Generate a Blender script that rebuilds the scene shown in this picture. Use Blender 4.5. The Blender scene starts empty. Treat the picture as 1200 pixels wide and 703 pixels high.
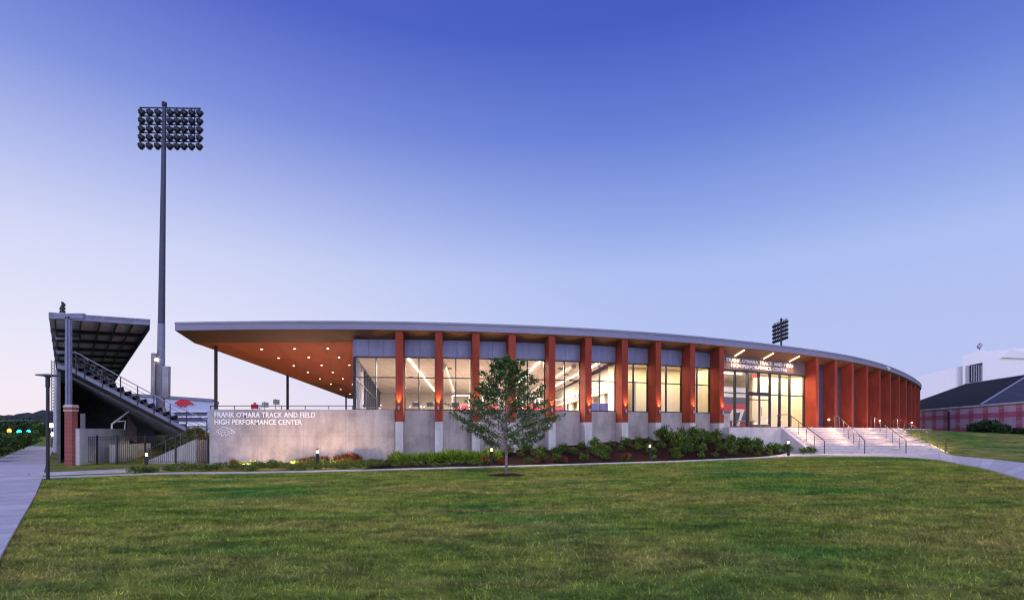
import bpy, bmesh, math, random
import numpy as np
from mathutils import Vector, Matrix
rnd = random.Random(7)
nr = np.random.default_rng(11)
scene = bpy.context.scene
col = scene.collection
R = math.radians
F_PX = 620.0
EYE = 1.6

def at(px, Y):            # picture column and distance -> X in metres
    return (px - 600) / F_PX * Y
def zat(py, Y):           # picture row and distance -> height
    return EYE + (505 - py) / F_PX * Y

# ------------------------------------------------------------------ materials
def new_mat(name):
    m = bpy.data.materials.new(name); m.use_nodes = True
    nt = m.node_tree; nt.nodes.clear()
    out = nt.nodes.new('ShaderNodeOutputMaterial')
    return m, nt, out
def N(nt, t, **kw):
    n = nt.nodes.new(t)
    for k, v in kw.items(): setattr(n, k, v)
    return n
def rgba(c): return (c[0], c[1], c[2], 1.0)
def noise(nt, scale, detail=4, rough=.55, coord=None, vscale=None):
    n = N(nt, 'ShaderNodeTexNoise'); n.inputs['Scale'].default_value = scale
    n.inputs['Detail'].default_value = detail; n.inputs['Roughness'].default_value = rough
    if coord is None:
        g = N(nt, 'ShaderNodeNewGeometry'); coord = g.outputs['Position']
    if vscale:
        mp = N(nt, 'ShaderNodeMapping'); mp.inputs['Scale'].default_value = vscale
        nt.links.new(coord, mp.inputs['Vector']); coord = mp.outputs['Vector']
    nt.links.new(coord, n.inputs['Vector'])
    return n.outputs['Fac']
def ramp(nt, fac, stops):
    r = N(nt, 'ShaderNodeValToRGB'); e = r.color_ramp.elements
    while len(e) < len(stops): e.new(.5)
    for q, (p, c) in zip(e, stops):
        q.position = p; q.color = rgba(c) if len(c) == 3 else c
    nt.links.new(fac, r.inputs['Fac']); return r.outputs['Color']
def mix(nt, fac, a, b, mode='MIX'):
    m = N(nt, 'ShaderNodeMix', data_type='RGBA', blend_type=mode)
    for s, v in ((m.inputs[0], fac), (m.inputs[6], a), (m.inputs[7], b)):
        if isinstance(v, (int, float)): s.default_value = v
        elif isinstance(v, tuple): s.default_value = rgba(v)
        else: nt.links.new(v, s)
    return m.outputs[2]
def math_(nt, op, a, b=None, c=None):
    m = N(nt, 'ShaderNodeMath', operation=op)
    for i, v in enumerate((a, b, c)):
        if v is None: continue
        if isinstance(v, (int, float)): m.inputs[i].default_value = v
        else: nt.links.new(v, m.inputs[i])
    return m.outputs[0]
def simple(name, c, rough=.6, metal=0., var=.12, scale=3., bump=0., bscale=40., spec=.5, vscale=None):
    m, nt, out = new_mat(name)
    b = N(nt, 'ShaderNodeBsdfPrincipled')
    lo = tuple(x * (1 - var) for x in c); hi = tuple(min(1, x * (1 + var)) for x in c)
    f = noise(nt, scale, 5, .6, vscale=vscale)
    nt.links.new(ramp(nt, f, [(.3, lo), (.7, hi)]), b.inputs['Base Color'])
    b.inputs['Roughness'].default_value = rough; b.inputs['Metallic'].default_value = metal; b.inputs['Specular IOR Level'].default_value = .2
    b.inputs['Specular IOR Level'].default_value = spec
    if bump:
        bp = N(nt, 'ShaderNodeBump'); bp.inputs['Strength'].default_value = bump; bp.inputs['Distance'].default_value = .01
        nt.links.new(noise(nt, bscale, 4), bp.inputs['Height']); nt.links.new(bp.outputs[0], b.inputs['Normal'])
    nt.links.new(b.outputs[0], out.inputs[0]); return m
def emit(name, c, s):
    m, nt, out = new_mat(name)
    e = N(nt, 'ShaderNodeEmission'); e.inputs[0].default_value = rgba(c); e.inputs[1].default_value = s
    nt.links.new(e.outputs[0], out.inputs[0]); return m
def concrete(name, c, stain=.25, lines=None, rough=.75):
    m, nt, out = new_mat(name)
    b = N(nt, 'ShaderNodeBsdfPrincipled'); b.inputs['Roughness'].default_value = rough
    big = noise(nt, .55, 6, .62); fine = noise(nt, 9, 5, .7)
    streak = noise(nt, 1.6, 5, .6, vscale=(1.5, 1.5, .22))
    base = ramp(nt, big, [(.28, tuple(x * (1 - stain) for x in c)), (.5, c), (.74, tuple(x * (1 + stain * .5) for x in c))])
    base = mix(nt, .55, base, ramp(nt, fine, [(.3, (.72,) * 3), (.7, (1.12,) * 3)]), 'MULTIPLY')
    base = mix(nt, .6, base, ramp(nt, streak, [(.35, (.68, .67, .66)), (.55, (1, 1, 1))]), 'MULTIPLY')
    if lines:
        g = N(nt, 'ShaderNodeNewGeometry'); sx = N(nt, 'ShaderNodeSeparateXYZ'); nt.links.new(g.outputs['Position'], sx.inputs[0])
        for ax, per, w in lines:
            fr = math_(nt, 'FRACT', math_(nt, 'DIVIDE', math_(nt, 'ADD', sx.outputs[ax], 500.13), per))
            ln = math_(nt, 'LESS_THAN', fr, w / per)
            base = mix(nt, math_(nt, 'MULTIPLY', ln, .26), base, tuple(x * .35 for x in c))
    nt.links.new(base, b.inputs['Base Color'])
    bp = N(nt, 'ShaderNodeBump'); bp.inputs['Strength'].default_value = .25; bp.inputs['Distance'].default_value = .01
    nt.links.new(noise(nt, 25, 4), bp.inputs['Height']); nt.links.new(bp.outputs[0], b.inputs['Normal'])
    nt.links.new(b.outputs[0], out.inputs[0]); return m
def paving(name, c, per):
    m, nt, out = new_mat(name)
    b = N(nt, 'ShaderNodeBsdfPrincipled'); b.inputs['Roughness'].default_value = .8
    uv = N(nt, 'ShaderNodeUVMap'); sx = N(nt, 'ShaderNodeSeparateXYZ'); nt.links.new(uv.outputs[0], sx.inputs[0])
    u = math_(nt, 'ADD', math_(nt, 'DIVIDE', sx.outputs[1], per), 50.)
    ln = math_(nt, 'LESS_THAN', math_(nt, 'FRACT', u), .032)
    wn = N(nt, 'ShaderNodeTexWhiteNoise', noise_dimensions='1D'); nt.links.new(math_(nt, 'FLOOR', u), wn.inputs['W'])
    base = ramp(nt, noise(nt, 1.2, 6, .65), [(.3, tuple(x * .78 for x in c)), (.7, tuple(x * 1.1 for x in c))])
    base = mix(nt, .5, base, ramp(nt, noise(nt, 30, 4, .7), [(.3, (.7,) * 3), (.7, (1.1,) * 3)]), 'MULTIPLY')
    base = mix(nt, 1., base, ramp(nt, wn.outputs['Value'], [(0, (.88,) * 3), (1, (1.06,) * 3)]), 'MULTIPLY')
    base = mix(nt, math_(nt, 'MULTIPLY', ln, .75), base, tuple(x * .25 for x in c))
    nt.links.new(base, b.inputs['Base Color']); nt.links.new(b.outputs[0], out.inputs[0]); return m

def lawn_color(nt):
    big = noise(nt, .16, 3, .55); mid = noise(nt, .55, 5, .62, vscale=(.7, 1.3, 1)); fine = noise(nt, 5., 4, .7)
    dry = noise(nt, .28, 6, .66, vscale=(.65, 1.5, 1))
    c = ramp(nt, mid, [(.30, (.085, .175, .032)), (.5, (.18, .26, .046)), (.72, (.31, .345, .07))])
    c = mix(nt, ramp(nt, big, [(.5, (0, 0, 0)), (.66, (1, 1, 1))]), c, (.06, .20, .042))
    c = mix(nt, math_(nt, 'MULTIPLY', ramp(nt, dry, [(.45, (0, 0, 0)), (.72, (1, 1, 1))]), .75), c, (.46, .345, .125))
    tuft = noise(nt, 1.7, 5, .75, vscale=(.8, 1.25, 1))
    c = mix(nt, .8, c, ramp(nt, tuft, [(.38, (.42, .45, .42)), (.5, (.95,) * 3), (.62, (1.45, 1.38, 1.25))]), 'MULTIPLY')
    return mix(nt, .8, c, ramp(nt, fine, [(.3, (.55,) * 3), (.7, (1.35,) * 3)]), 'MULTIPLY')
def grass_mat(name, blades):
    m, nt, out = new_mat(name)
    b = N(nt, 'ShaderNodeBsdfPrincipled'); b.inputs['Roughness'].default_value = 1.; b.inputs['Specular IOR Level'].default_value = .06
    c = lawn_color(nt)
    if blades:
        a = N(nt, 'ShaderNodeAttribute', attribute_name='tint')
        c = mix(nt, 1., c, ramp(nt, a.outputs['Fac'], [(0, (.65, .7, .6)), (.6, (1.25, 1.2, 1.1)), (.88, (1.7, 1.6, 1.3)), (1, (3.0, 2.4, 1.9))]), 'MULTIPLY')
    else:
        c = mix(nt, 1., c, (.95, .88, .8), 'MULTIPLY')
        bp = N(nt, 'ShaderNodeBump'); bp.inputs['Strength'].default_value = .8; bp.inputs['Distance'].default_value = .04
        nt.links.new(noise(nt, 18, 6, .8), bp.inputs['Height']); nt.links.new(bp.outputs[0], b.inputs['Normal'])
    nt.links.new(c, b.inputs['Base Color']); nt.links.new(b.outputs[0], out.inputs[0]); return m
def leaf_mat(name, c1, c2, c3, trans=.25):
    m, nt, out = new_mat(name)
    a = N(nt, 'ShaderNodeAttribute', attribute_name='tint')
    c = ramp(nt, a.outputs['Fac'], [(0, c1), (.55, c2), (1, c3)])
    b = N(nt, 'ShaderNodeBsdfPrincipled'); b.inputs['Roughness'].default_value = .5; b.inputs['Specular IOR Level'].default_value = .35
    nt.links.new(c, b.inputs['Base Color'])
    t = N(nt, 'ShaderNodeBsdfTranslucent'); nt.links.new(c, t.inputs['Color'])
    ms = N(nt, 'ShaderNodeMixShader'); ms.inputs[0].default_value = trans
    nt.links.new(b.outputs[0], ms.inputs[1]); nt.links.new(t.outputs[0], ms.inputs[2])
    nt.links.new(ms.outputs[0], out.inputs[0]); return m
def glass(name, tint=(.96, .98, 1.), refl=.9):
    m, nt, out = new_mat(name)
    t = N(nt, 'ShaderNodeBsdfTransparent'); t.inputs[0].default_value = rgba(tint)
    g = N(nt, 'ShaderNodeBsdfGlossy'); g.inputs['Roughness'].default_value = .02
    fr = N(nt, 'ShaderNodeFresnel'); fr.inputs[0].default_value = 1.45
    ms = N(nt, 'ShaderNodeMixShader')
    nt.links.new(math_(nt, 'MULTIPLY', fr.outputs[0], refl), ms.inputs[0])
    nt.links.new(t.outputs[0], ms.inputs[1]); nt.links.new(g.outputs[0], ms.inputs[2])
    nt.links.new(ms.outputs[0], out.inputs[0]); return m
def brick_mat(name):
    m, nt, out = new_mat(name)
    b = N(nt, 'ShaderNodeBsdfPrincipled'); b.inputs['Roughness'].default_value = .85
    g = N(nt, 'ShaderNodeNewGeometry'); sx = N(nt, 'ShaderNodeSeparateXYZ'); nt.links.new(g.outputs['Position'], sx.inputs[0])
    cb = N(nt, 'ShaderNodeCombineXYZ'); nt.links.new(math_(nt, 'ADD', sx.outputs[0], sx.outputs[1]), cb.inputs[0]); nt.links.new(sx.outputs[2], cb.inputs[1])
    br = N(nt, 'ShaderNodeTexBrick'); nt.links.new(cb.outputs[0], br.inputs['Vector'])
    br.inputs['Color1'].default_value = rgba((.30, .055, .038)); br.inputs['Color2'].default_value = rgba((.22, .035, .03)); br.inputs['Mortar'].default_value = rgba((.25, .17, .15))
    br.inputs['Scale'].default_value = 1.; br.inputs['Mortar Size'].default_value = .008; br.inputs['Brick Width'].default_value = .22; br.inputs['Row Height'].default_value = .075
    nt.links.new(br.outputs[0], b.inputs['Base Color']); nt.links.new(b.outputs[0], out.inputs[0]); return m
def plaid_mat(name):
    m, nt, out = new_mat(name)
    b = N(nt, 'ShaderNodeBsdfPrincipled'); b.inputs['Roughness'].default_value = .8
    uv = N(nt, 'ShaderNodeUVMap'); sx = N(nt, 'ShaderNodeSeparateXYZ'); nt.links.new(uv.outputs[0], sx.inputs[0])
    base = (.98, .56, .62)
    c = mix(nt, 1., ramp(nt, noise(nt, .8, 4), [(.3, (.9,) * 3), (.7, (1.05,) * 3)]), base, 'MULTIPLY')
    def band(ax, per, lo, hi):
        fr = math_(nt, 'FRACT', math_(nt, 'DIVIDE', sx.outputs[ax], per))
        return math_(nt, 'MULTIPLY', math_(nt, 'GREATER_THAN', fr, lo), math_(nt, 'LESS_THAN', fr, hi))
    for ax, per in ((0, 3.3), (1, 1.9)):
        c = mix(nt, math_(nt, 'MULTIPLY', band(ax, per, .0, .34), .75), c, (.72, .10, .15))
        c = mix(nt, math_(nt, 'MULTIPLY', band(ax, per, .60, .64), .7), c, (.85, .75, .78))
        c = mix(nt, math_(nt, 'MULTIPLY', band(ax, per, .70, .74), .7), c, (.85, .75, .78))
    nt.links.new(c, b.inputs['Base Color']); nt.links.new(b.outputs[0], out.inputs[0]); return m
def ribbed(name, c, per, axis=0, rough=.5, metal=.3, depth=.4):
    m, nt, out = new_mat(name)
    b = N(nt, 'ShaderNodeBsdfPrincipled'); b.inputs['Roughness'].default_value = rough; b.inputs['Metallic'].default_value = metal; b.inputs['Specular IOR Level'].default_value = .2
    uv = N(nt, 'ShaderNodeUVMap'); sx = N(nt, 'ShaderNodeSeparateXYZ'); nt.links.new(uv.outputs[0], sx.inputs[0])
    fr = math_(nt, 'FRACT', math_(nt, 'DIVIDE', sx.outputs[axis], per))
    k = math_(nt, 'LESS_THAN', fr, .12)
    base = ramp(nt, noise(nt, 1.5, 5), [(.3, tuple(x * .85 for x in c)), (.7, tuple(x * 1.12 for x in c))])
    base = mix(nt, math_(nt, 'MULTIPLY', k, depth), base, tuple(x * .3 for x in c))
    nt.links.new(base, b.inputs['Base Color']); nt.links.new(b.outputs[0], out.inputs[0]); return m

M = dict(
    lawn=grass_mat('lawn_soil', False), blade=grass_mat('lawn_blades', True),
    conc=concrete('board_marked_concrete', (.40, .365, .345), .42, [(0, 2.44, .03), (2, 1.22, .022)]),
    pier=concrete('pale_pier_concrete', (.56, .54, .52), .15),
    step=concrete('stair_concrete', (.56, .53, .52), .16), slab=concrete('terrace_concrete', (.45, .42, .4), .15),
    pave=paving('sidewalk_concrete', (.60, .57, .56), 1.5),
    kerbed=concrete('retaining_concrete', (.55, .54, .56), .2),
    mulch=simple('bark_mulch', (.026, .012, .009), 1., spec=.05, var=.6, scale=25, bump=1., bscale=60),
    fin=simple('oxide_red_fin', (.28, .049, .027), .8, spec=.2, var=.16, scale=1.6, vscale=(1, 1, .5)),
    fascia=simple('zinc_fascia', (.21, .205, .29), .5, .3, var=.08, scale=.8),
    zinc=simple('zinc_panel', (.19, .19, .30), .5, .3, var=.12, scale=1.2),
    fascia_lip=simple('fascia_lip', (.20, .20, .26), .4, .4),
    soffit_band=simple('bronze_soffit', (.17, .085, .05), .55, var=.15, scale=.6),
    header=simple('warm_lit_zinc_header', (.13, .10, .10), .65, var=.12),  # darker zinc, its brown warm-lit look put into the colour
    deep=simple('deep_blue_wall', (.055, .06, .11), .9, spec=.1),
    beam=simple('dark_beam', (.045, .045, .07), .6),
    soffit=simple('stained_soffit', (.42, .10, .045), .6, var=.15, scale=.5, vscale=(1, .3, 1)),
    frame=simple('dark_frame', (.018, .02, .03), .4, .3, var=.1),
    black=simple('black_metal', (.016, .016, .02), .45, .2, var=.1),
    steel=simple('grey_steel', (.14, .145, .18), .45, .5, var=.12),
    galv=simple('galvanised_steel', (.36, .36, .42), .45, .4, var=.12),
    stain=simple('brushed_handrail', (.05, .045, .05), .4, .5, var=.1),
    bluesteel=simple('painted_blue_grey_steel', (.17, .18, .27), .5, .2, var=.15),
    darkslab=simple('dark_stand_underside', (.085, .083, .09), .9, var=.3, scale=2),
    roofpan=simple('ribbed_roof_deck', (.78, .78, .92), .7, .0, var=.12, scale=1),
    seat=simple('stand_seat', (.05, .05, .06), .5),
    white=simple('white_paint', (.8, .79, .78), .6, var=.04),
    letter=simple('white_letter', (.86, .86, .88), .5, var=.02),
    cream=simple('cream_wall', (.80, .70, .52), .8, var=.05, scale=.6),
    inwall=simple('warm_white_wall', (.70, .62, .54), .8, var=.07, scale=.5),
    bluewall=simple('cool_grey_wall', (.42, .44, .56), .7, var=.1, scale=.6),
    ceil=None, floor=simple('rubber_floor', (.12, .10, .09), .6, var=.2),
    tan=simple('tan_trim', (.55, .40, .2), .6),
    step_line=simple('dark_riser_strip', (.30, .26, .26), .8), darkpole=simple('dark_mast_steel', (.05, .054, .085), .5, .3), midpole=simple('mast_steel', (.19, .19, .25), .5, .3),
    red=simple('cardinal_red', (.50, .012, .05), .55, var=.05), navy=simple('slate_navy', (.06, .07, .14), .6, var=.1),
    wood=simple('orange_oak', (.5, .2, .06), .5, var=.2, scale=8, vscale=(1, 1, 6)),
    brick=brick_mat('red_brick'), stone=simple('pale_stone_band', (.5, .42, .4), .8),
    glass=glass('clear_glazing'), darkglass=glass('dark_glazing', (.25, .27, .35)),
    plaid=plaid_mat('plaid_screen'),
    bark=simple('young_bark', (.26, .2, .17), .9, var=.3, scale=14, bump=.5),
    darkbark=simple('dark_bark', (.06, .045, .035), .9, var=.3),
    hill=simple('wooded_hill', (.022, .032, .03), .95, var=.5, scale=.09, bump=1., bscale=.3),
    led=emit('linear_lamp', (1., .82, .58), 9.), dl=emit('downlight_lens', (1., .80, .55), 14.),
    exled=emit('soffit_linear_lamp', (1., .66, .30), 7.),
    bol=emit('bollard_lens', (1., .80, .5), 6.), warm=emit('warm_led', (1., .62, .25), 5.), amber=emit('amber_lens', (1., .35, .07), 12.),
    green=emit('green_lens', (.02, .95, .55), 7.), ored=emit('orange_lens', (1., .22, .03), 7.), exitm=emit('exit_sign_face', (1., .03, .02), 3.),
    streetled=emit('street_lamp_lens', (1., .9, .72), 14.),
)
def vary(m, amt):
    nt = m.node_tree; b = next(n for n in nt.nodes if n.type == 'BSDF_PRINCIPLED'); src = b.inputs['Base Color'].links[0].from_socket
    oi = N(nt, 'ShaderNodeObjectInfo'); c = mix(nt, 1., src, ramp(nt, oi.outputs['Random'], [(0, (1 - amt,) * 3), (1, (1 + amt,) * 3)]), 'MULTIPLY')
    c = mix(nt, .5, c, ramp(nt, noise(nt, 3.5, 5, .65, vscale=(1.4, 1.4, .12)), [(.35, (.72, .70, .70)), (.62, (1.06,) * 3)]), 'MULTIPLY')
    nt.links.new(c, b.inputs['Base Color'])
vary(M['fin'], .10); vary(M['zinc'], .08); vary(M['pier'], .07)
def ceil_mat():
    m, nt, out = new_mat('tiled_ceiling')
    b = N(nt, 'ShaderNodeBsdfPrincipled'); b.inputs['Roughness'].default_value = .8
    g = N(nt, 'ShaderNodeNewGeometry'); sx = N(nt, 'ShaderNodeSeparateXYZ'); nt.links.new(g.outputs['Position'], sx.inputs[0])
    base = ramp(nt, noise(nt, .7, 4), [(.3, (.74, .67, .6)), (.7, (.84, .78, .71))])
    for ax, per in ((0, 1.2), (1, 1.2)):
        fr = math_(nt, 'FRACT', math_(nt, 'DIVIDE', math_(nt, 'ADD', sx.outputs[ax], 100), per))
        base = mix(nt, math_(nt, 'MULTIPLY', math_(nt, 'LESS_THAN', fr, .05), .4), base, (.3, .24, .2))
    nt.links.new(base, b.inputs['Base Color']); nt.links.new(b.outputs[0], out.inputs[0]); return m
M['ceil'] = ceil_mat()
M['leaf_tree'] = leaf_mat('tree_leaves', (.025, .065, .014), (.085, .165, .03), (.28, .36, .09))
M['leaf_shrub'] = leaf_mat('shrub_leaves', (.02, .055, .008), (.085, .165, .018), (.36, .42, .06))
M['leaf_lime'] = leaf_mat('lime_leaves', (.07, .13, .015), (.24, .36, .03), (.45, .58, .06))
M['leaf_red'] = leaf_mat('red_leaves', (.08, .012, .015), (.28, .03, .03), (.45, .08, .06))
M['leaf_cover'] = leaf_mat('groundcover_leaves', (.04, .08, .012), (.12, .18, .028), (.32, .34, .06))
M['leaf_dark'] = leaf_mat('dark_leaves', (.012, .034, .012), (.035, .075, .022), (.09, .14, .045))
M['leaf_gold'] = leaf_mat('golden_leaves', (.06, .07, .015), (.2, .17, .03), (.42, .36, .05))
M['leaf_copper'] = leaf_mat('copper_leaves', (.06, .02, .012), (.17, .055, .025), (.34, .14, .06))

# ------------------------------------------------------------------ mesh helpers
class MB:
    def __init__(self): self.v = []; self.f = []; self.mi = []; self.mats = []; self.uv = {}; self.smooth = False
    def m(self, mat):
        if mat not in self.mats: self.mats.append(mat)
        return self.mats.index(mat)
    def poly(self, pts, mat, uv=None):
        i = len(self.v); self.v += [tuple(p) for p in pts]
        self.f.append(tuple(range(i, i + len(pts)))); self.mi.append(self.m(mat))
        if uv: self.uv[len(self.f) - 1] = uv
    def faces(self, verts, faces, mat):
        i = len(self.v); self.v += [tuple(p) for p in verts]; k = self.m(mat)
        for f in faces: self.f.append(tuple(i + a for a in f)); self.mi.append(k)
    def frustum(self, bot, top, mat):      # two rings of equal count, bottom ring counter-clockwise
        n = len(bot); vs = list(bot) + list(top)
        fs = [tuple(range(n - 1, -1, -1)), tuple(range(n, 2 * n))]
        fs += [(i, (i + 1) % n, n + (i + 1) % n, n + i) for i in range(n)]
        self.faces(vs, fs, mat)
    def prism(self, ring, z0, z1, mat):    # ring of xy; z0/z1 number or list
        n = len(ring)
        a = z0 if isinstance(z0, (list, tuple)) else [z0] * n; b = z1 if isinstance(z1, (list, tuple)) else [z1] * n
        self.frustum([(p[0], p[1], a[i]) for i, p in enumerate(ring)], [(p[0], p[1], b[i]) for i, p in enumerate(ring)], mat)
    def box(self, x0, x1, y0, y1, z0, z1, mat):
        self.prism([(x0, y0), (x1, y0), (x1, y1), (x0, y1)], z0, z1, mat)
    def lbox(self, fr, s0, s1, n0, n1, z0, z1, mat):   # box in a local frame (origin, along, inward)
        o, a, n = fr
        def P(s, t): return (o[0] + a[0] * s + n[0] * t, o[1] + a[1] * s + n[1] * t)
        self.prism([P(s0, n0), P(s1, n0), P(s1, n1), P(s0, n1)], z0, z1, mat)
    def tube(self, pts, r, mat, n=8, cap=True):
        pts = [Vector(p) for p in pts]
        rs = r if isinstance(r, (list, tuple)) else [r] * len(pts)
        rings = []
        for i, p in enumerate(pts):
            d = (pts[min(i + 1, len(pts) - 1)] - pts[max(i - 1, 0)]).normalized()
            up = Vector((0, 0, 1)) if abs(d.z) < .95 else Vector((1, 0, 0))
            a = d.cross(up).normalized(); b = a.cross(d).normalized()
            rings.append([p + (a * math.cos(2 * math.pi * k / n) + b * math.sin(2 * math.pi * k / n)) * rs[i] for k in range(n)])
        vs = [q for g in rings for q in g]; fs = []
        for i in range(len(rings) - 1):
            for k in range(n):
                fs.append((i * n + k, i * n + (k + 1) % n, (i + 1) * n + (k + 1) % n, (i + 1) * n + k))
        if cap:
            fs.append(tuple(range(n - 1, -1, -1))); fs.append(tuple(range((len(rings) - 1) * n, len(rings) * n)))
        self.faces(vs, fs, mat)
    def lathe(self, prof, mat, n=16, o=(0, 0, 0)):
        vs = []; fs = []
        for (r, z) in prof:
            for k in range(n):
                a = 2 * math.pi * k / n; vs.append((o[0] + r * math.cos(a), o[1] + r * math.sin(a), o[2] + z))
        for i in range(len(prof) - 1):
            for k in range(n): fs.append((i * n + k, i * n + (k + 1) % n, (i + 1) * n + (k + 1) % n, (i + 1) * n + k))
        fs.append(tuple(range(n - 1, -1, -1))); fs.append(tuple(range((len(prof) - 1) * n, len(prof) * n)))
        self.faces(vs, fs, mat)
    def build(self, name, parent=None, bevel=0, smooth=False, local=False, **tags):
        me = bpy.data.meshes.new(name); me.from_pydata(self.v, [], self.f)
        for m in self.mats: me.materials.append(m)
        me.polygons.foreach_set('material_index', self.mi)
        if self.uv:
            l = me.uv_layers.new(name='UVMap')
            for fi, uvs in self.uv.items():
                p = me.polygons[fi]
                for k, li in enumerate(p.loop_indices): l.data[li].uv = uvs[k]
        if smooth: me.polygons.foreach_set('use_smooth', [True] * len(me.polygons))
        me.update()
        o = bpy.data.objects.new(name, me); col.objects.link(o)
        if parent:
            o.parent = parent
            pl = Vector((0, 0, 0)); q = parent
            while q: pl += q.location; q = q.parent
            if pl.length > 0 and not local: me.transform(Matrix.Translation(-pl))
        if bevel:
            b = o.modifiers.new('bevel', 'BEVEL'); b.width = bevel; b.segments = 2; b.limit_method = 'ANGLE'
        return tag(o, **tags)
def tag(o, label=None, cat=None, group=None, kind=None):
    if label: o['label'] = label
    if cat: o['category'] = cat
    if group: o['group'] = group
    if kind: o['kind'] = kind
    return o
def thing(name, loc, label, cat, group=None):
    o = bpy.data.objects.new(name, None); o.empty_display_size = .3; o.location = loc; col.objects.link(o)
    return tag(o, label, cat, group)
def copy_tree(o, parent=None, loc=None, rz=None, sc=None, label=None):
    c = o.copy(); col.objects.link(c)
    if parent: c.parent = parent
    if loc is not None: c.location = loc
    if rz is not None: c.rotation_euler = (0, 0, rz)
    if sc is not None: c.scale = sc if isinstance(sc, tuple) else (sc,) * 3
    if label: c['label'] = label
    for ch in list(o.children): copy_tree(ch, c)
    return c
def struct(mb, name, **k): return mb.build(name, kind='structure', **k)
def text_mesh(body, size, mat, name, parent, origin, along, normal_out, extrude=.03, bold=.006, space=1., align='LEFT', width=None):
    cu = bpy.data.curves.new(name, 'FONT'); cu.body = body; cu.size = size; cu.extrude = extrude; cu.offset = bold
    cu.space_character = space; cu.align_x = align; cu.resolution_u = 3
    t = bpy.data.objects.new('tmp', cu); col.objects.link(t)
    bpy.context.view_layer.update()
    me = bpy.data.meshes.new_from_object(t.evaluated_get(bpy.context.evaluated_depsgraph_get()))
    bpy.data.objects.remove(t)
    if width:
        xs = [v.co.x for v in me.vertices]; k = width / (max(xs) - min(xs))
        for v in me.vertices: v.co.x *= k
    a = Vector(along).normalized(); n = Vector(normal_out).normalized(); up = n.cross(a).normalized()
    mat4 = Matrix(((a.x, up.x, n.x, origin[0]), (a.y, up.y, n.y, origin[1]), (a.z, up.z, n.z, origin[2]), (0, 0, 0, 1)))
    me.transform(mat4); me.materials.clear(); me.materials.append(mat)
    o = bpy.data.objects.new(name, me); col.objects.link(o)
    if parent:
        o.parent = parent; me.transform(Matrix.Translation(-parent.location))
    return o
LIGHTK = 1.0
def lamp(kind, loc, energy, color, name='lamp_light', rot=None, size=None, size_y=None, angle=None, blend=.6, radius=.05, target=None):
    l = bpy.data.lights.new(name, kind); l.energy = energy * LIGHTK; l.color = color
    if kind == 'AREA':
        l.size = size
        if size_y: l.shape = 'RECTANGLE'; l.size_y = size_y
    elif kind == 'SPOT': l.spot_size = R(angle); l.spot_blend = blend; l.shadow_soft_size = radius
    elif kind == 'POINT': l.shadow_soft_size = radius
    o = bpy.data.objects.new(name, l); o.location = loc; col.objects.link(o)
    if target is not None: o.rotation_euler = (Vector(target) - Vector(loc)).to_track_quat('-Z', 'Y').to_euler()
    elif rot: o.rotation_euler = rot
    return o

# ------------------------------------------------------------------ terrain
def ss(a, b, x):
    t = np.clip((x - a) / (b - a), 0, 1); return t * t * (3 - 2 * t)
LX = [-60, -25, -12, 0, 9, 17, 60]; LZ = [-.5, -.35, -.33, -.15, 0, .1, .1]
PATH = [(-20.5, 20.6), (-15.6, 23.6), (-6.7, 24.4), (0, 25.5), (4.25, 26.4), (8.8, 27.3), (14.3, 29.7), (18.6, 32.0)]
# roof edge curve in plan
px = [205, 250, 330, 400, 465, 560, 640, 720, 760, 848, 920, 960, 1017, 1056, 1075, 1081]
yt = [378, 377, 375.7, 375.6, 376.8, 378.6, 382, 386.4, 388.9, 396.6, 405.7, 410.2, 421, 434.7, 445.6, 453]
P0 = [((x - 600) / 620 * (3844 / (505 - y)), 3844 / (505 - y)) for x, y in zip(px, yt)] + [(61.5, 81), (64, 90)]
P0 = np.array(P0)
def catmull(P, n=20):
    Q = []; Pp = np.vstack([2 * P[0] - P[1], P, 2 * P[-1] - P[-2]])
    for i in range(1, len(Pp) - 2):
        a, b, c, d = Pp[i - 1:i + 3]
        for t in np.linspace(0, 1, n, endpoint=False):
            Q.append(.5 * ((2 * b) + (-a + c) * t + (2 * a - 5 * b + 4 * c - d) * t * t + (-a + 3 * b - 3 * c + d) * t ** 3))
    Q.append(P[-1]); return np.array(Q)
Q = catmull(P0); sl = np.r_[0, np.cumsum(np.hypot(*np.diff(Q, axis=0).T))]; SL = np.linspace(0, sl[-1], 400)
EC = np.c_[np.interp(SL, sl, Q[:, 0]), np.interp(SL, sl, Q[:, 1])]
for _ in range(3):
    pad = np.vstack([2 * EC[0] - EC[15:0:-1], EC, 2 * EC[-1] - EC[-2:-17:-1]]); k = np.ones(31) / 31
    EC = np.c_[np.convolve(pad[:, 0], k, 'valid'), np.convolve(pad[:, 1], k, 'valid')]
TN = np.gradient(EC, axis=0); TN /= np.linalg.norm(TN, axis=1)[:, None]
NI = np.c_[-TN[:, 1], TN[:, 0]]
def E_(s, off=0.):
    x = np.interp(s, SL, EC[:, 0]); y = np.interp(s, SL, EC[:, 1])
    nx = np.interp(s, SL, NI[:, 0]); ny = np.interp(s, SL, NI[:, 1])
    return (float(x + nx * off), float(y + ny * off))
def frame_at(s, off=0.):
    p = E_(s, off); nx = float(np.interp(s, SL, NI[:, 0])); ny = float(np.interp(s, SL, NI[:, 1]))
    return (p, (ny, -nx), (nx, ny))
def frame_between(a, b):
    d = Vector((b[0] - a[0], b[1] - a[1])); L = d.length; d /= L
    return (a, (d.x, d.y), (-d.y, d.x)), L
def s_at_px(p, off):
    return min(np.linspace(0, 88, 1761), key=lambda s: abs(600 + 620 * E_(s, off)[0] / E_(s, off)[1] - p))
FX = np.array([E_(s, 1.0)[0] for s in np.linspace(0, 110, 300)]); FY = np.array([E_(s, 1.0)[1] for s in np.linspace(0, 110, 300)])
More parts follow.
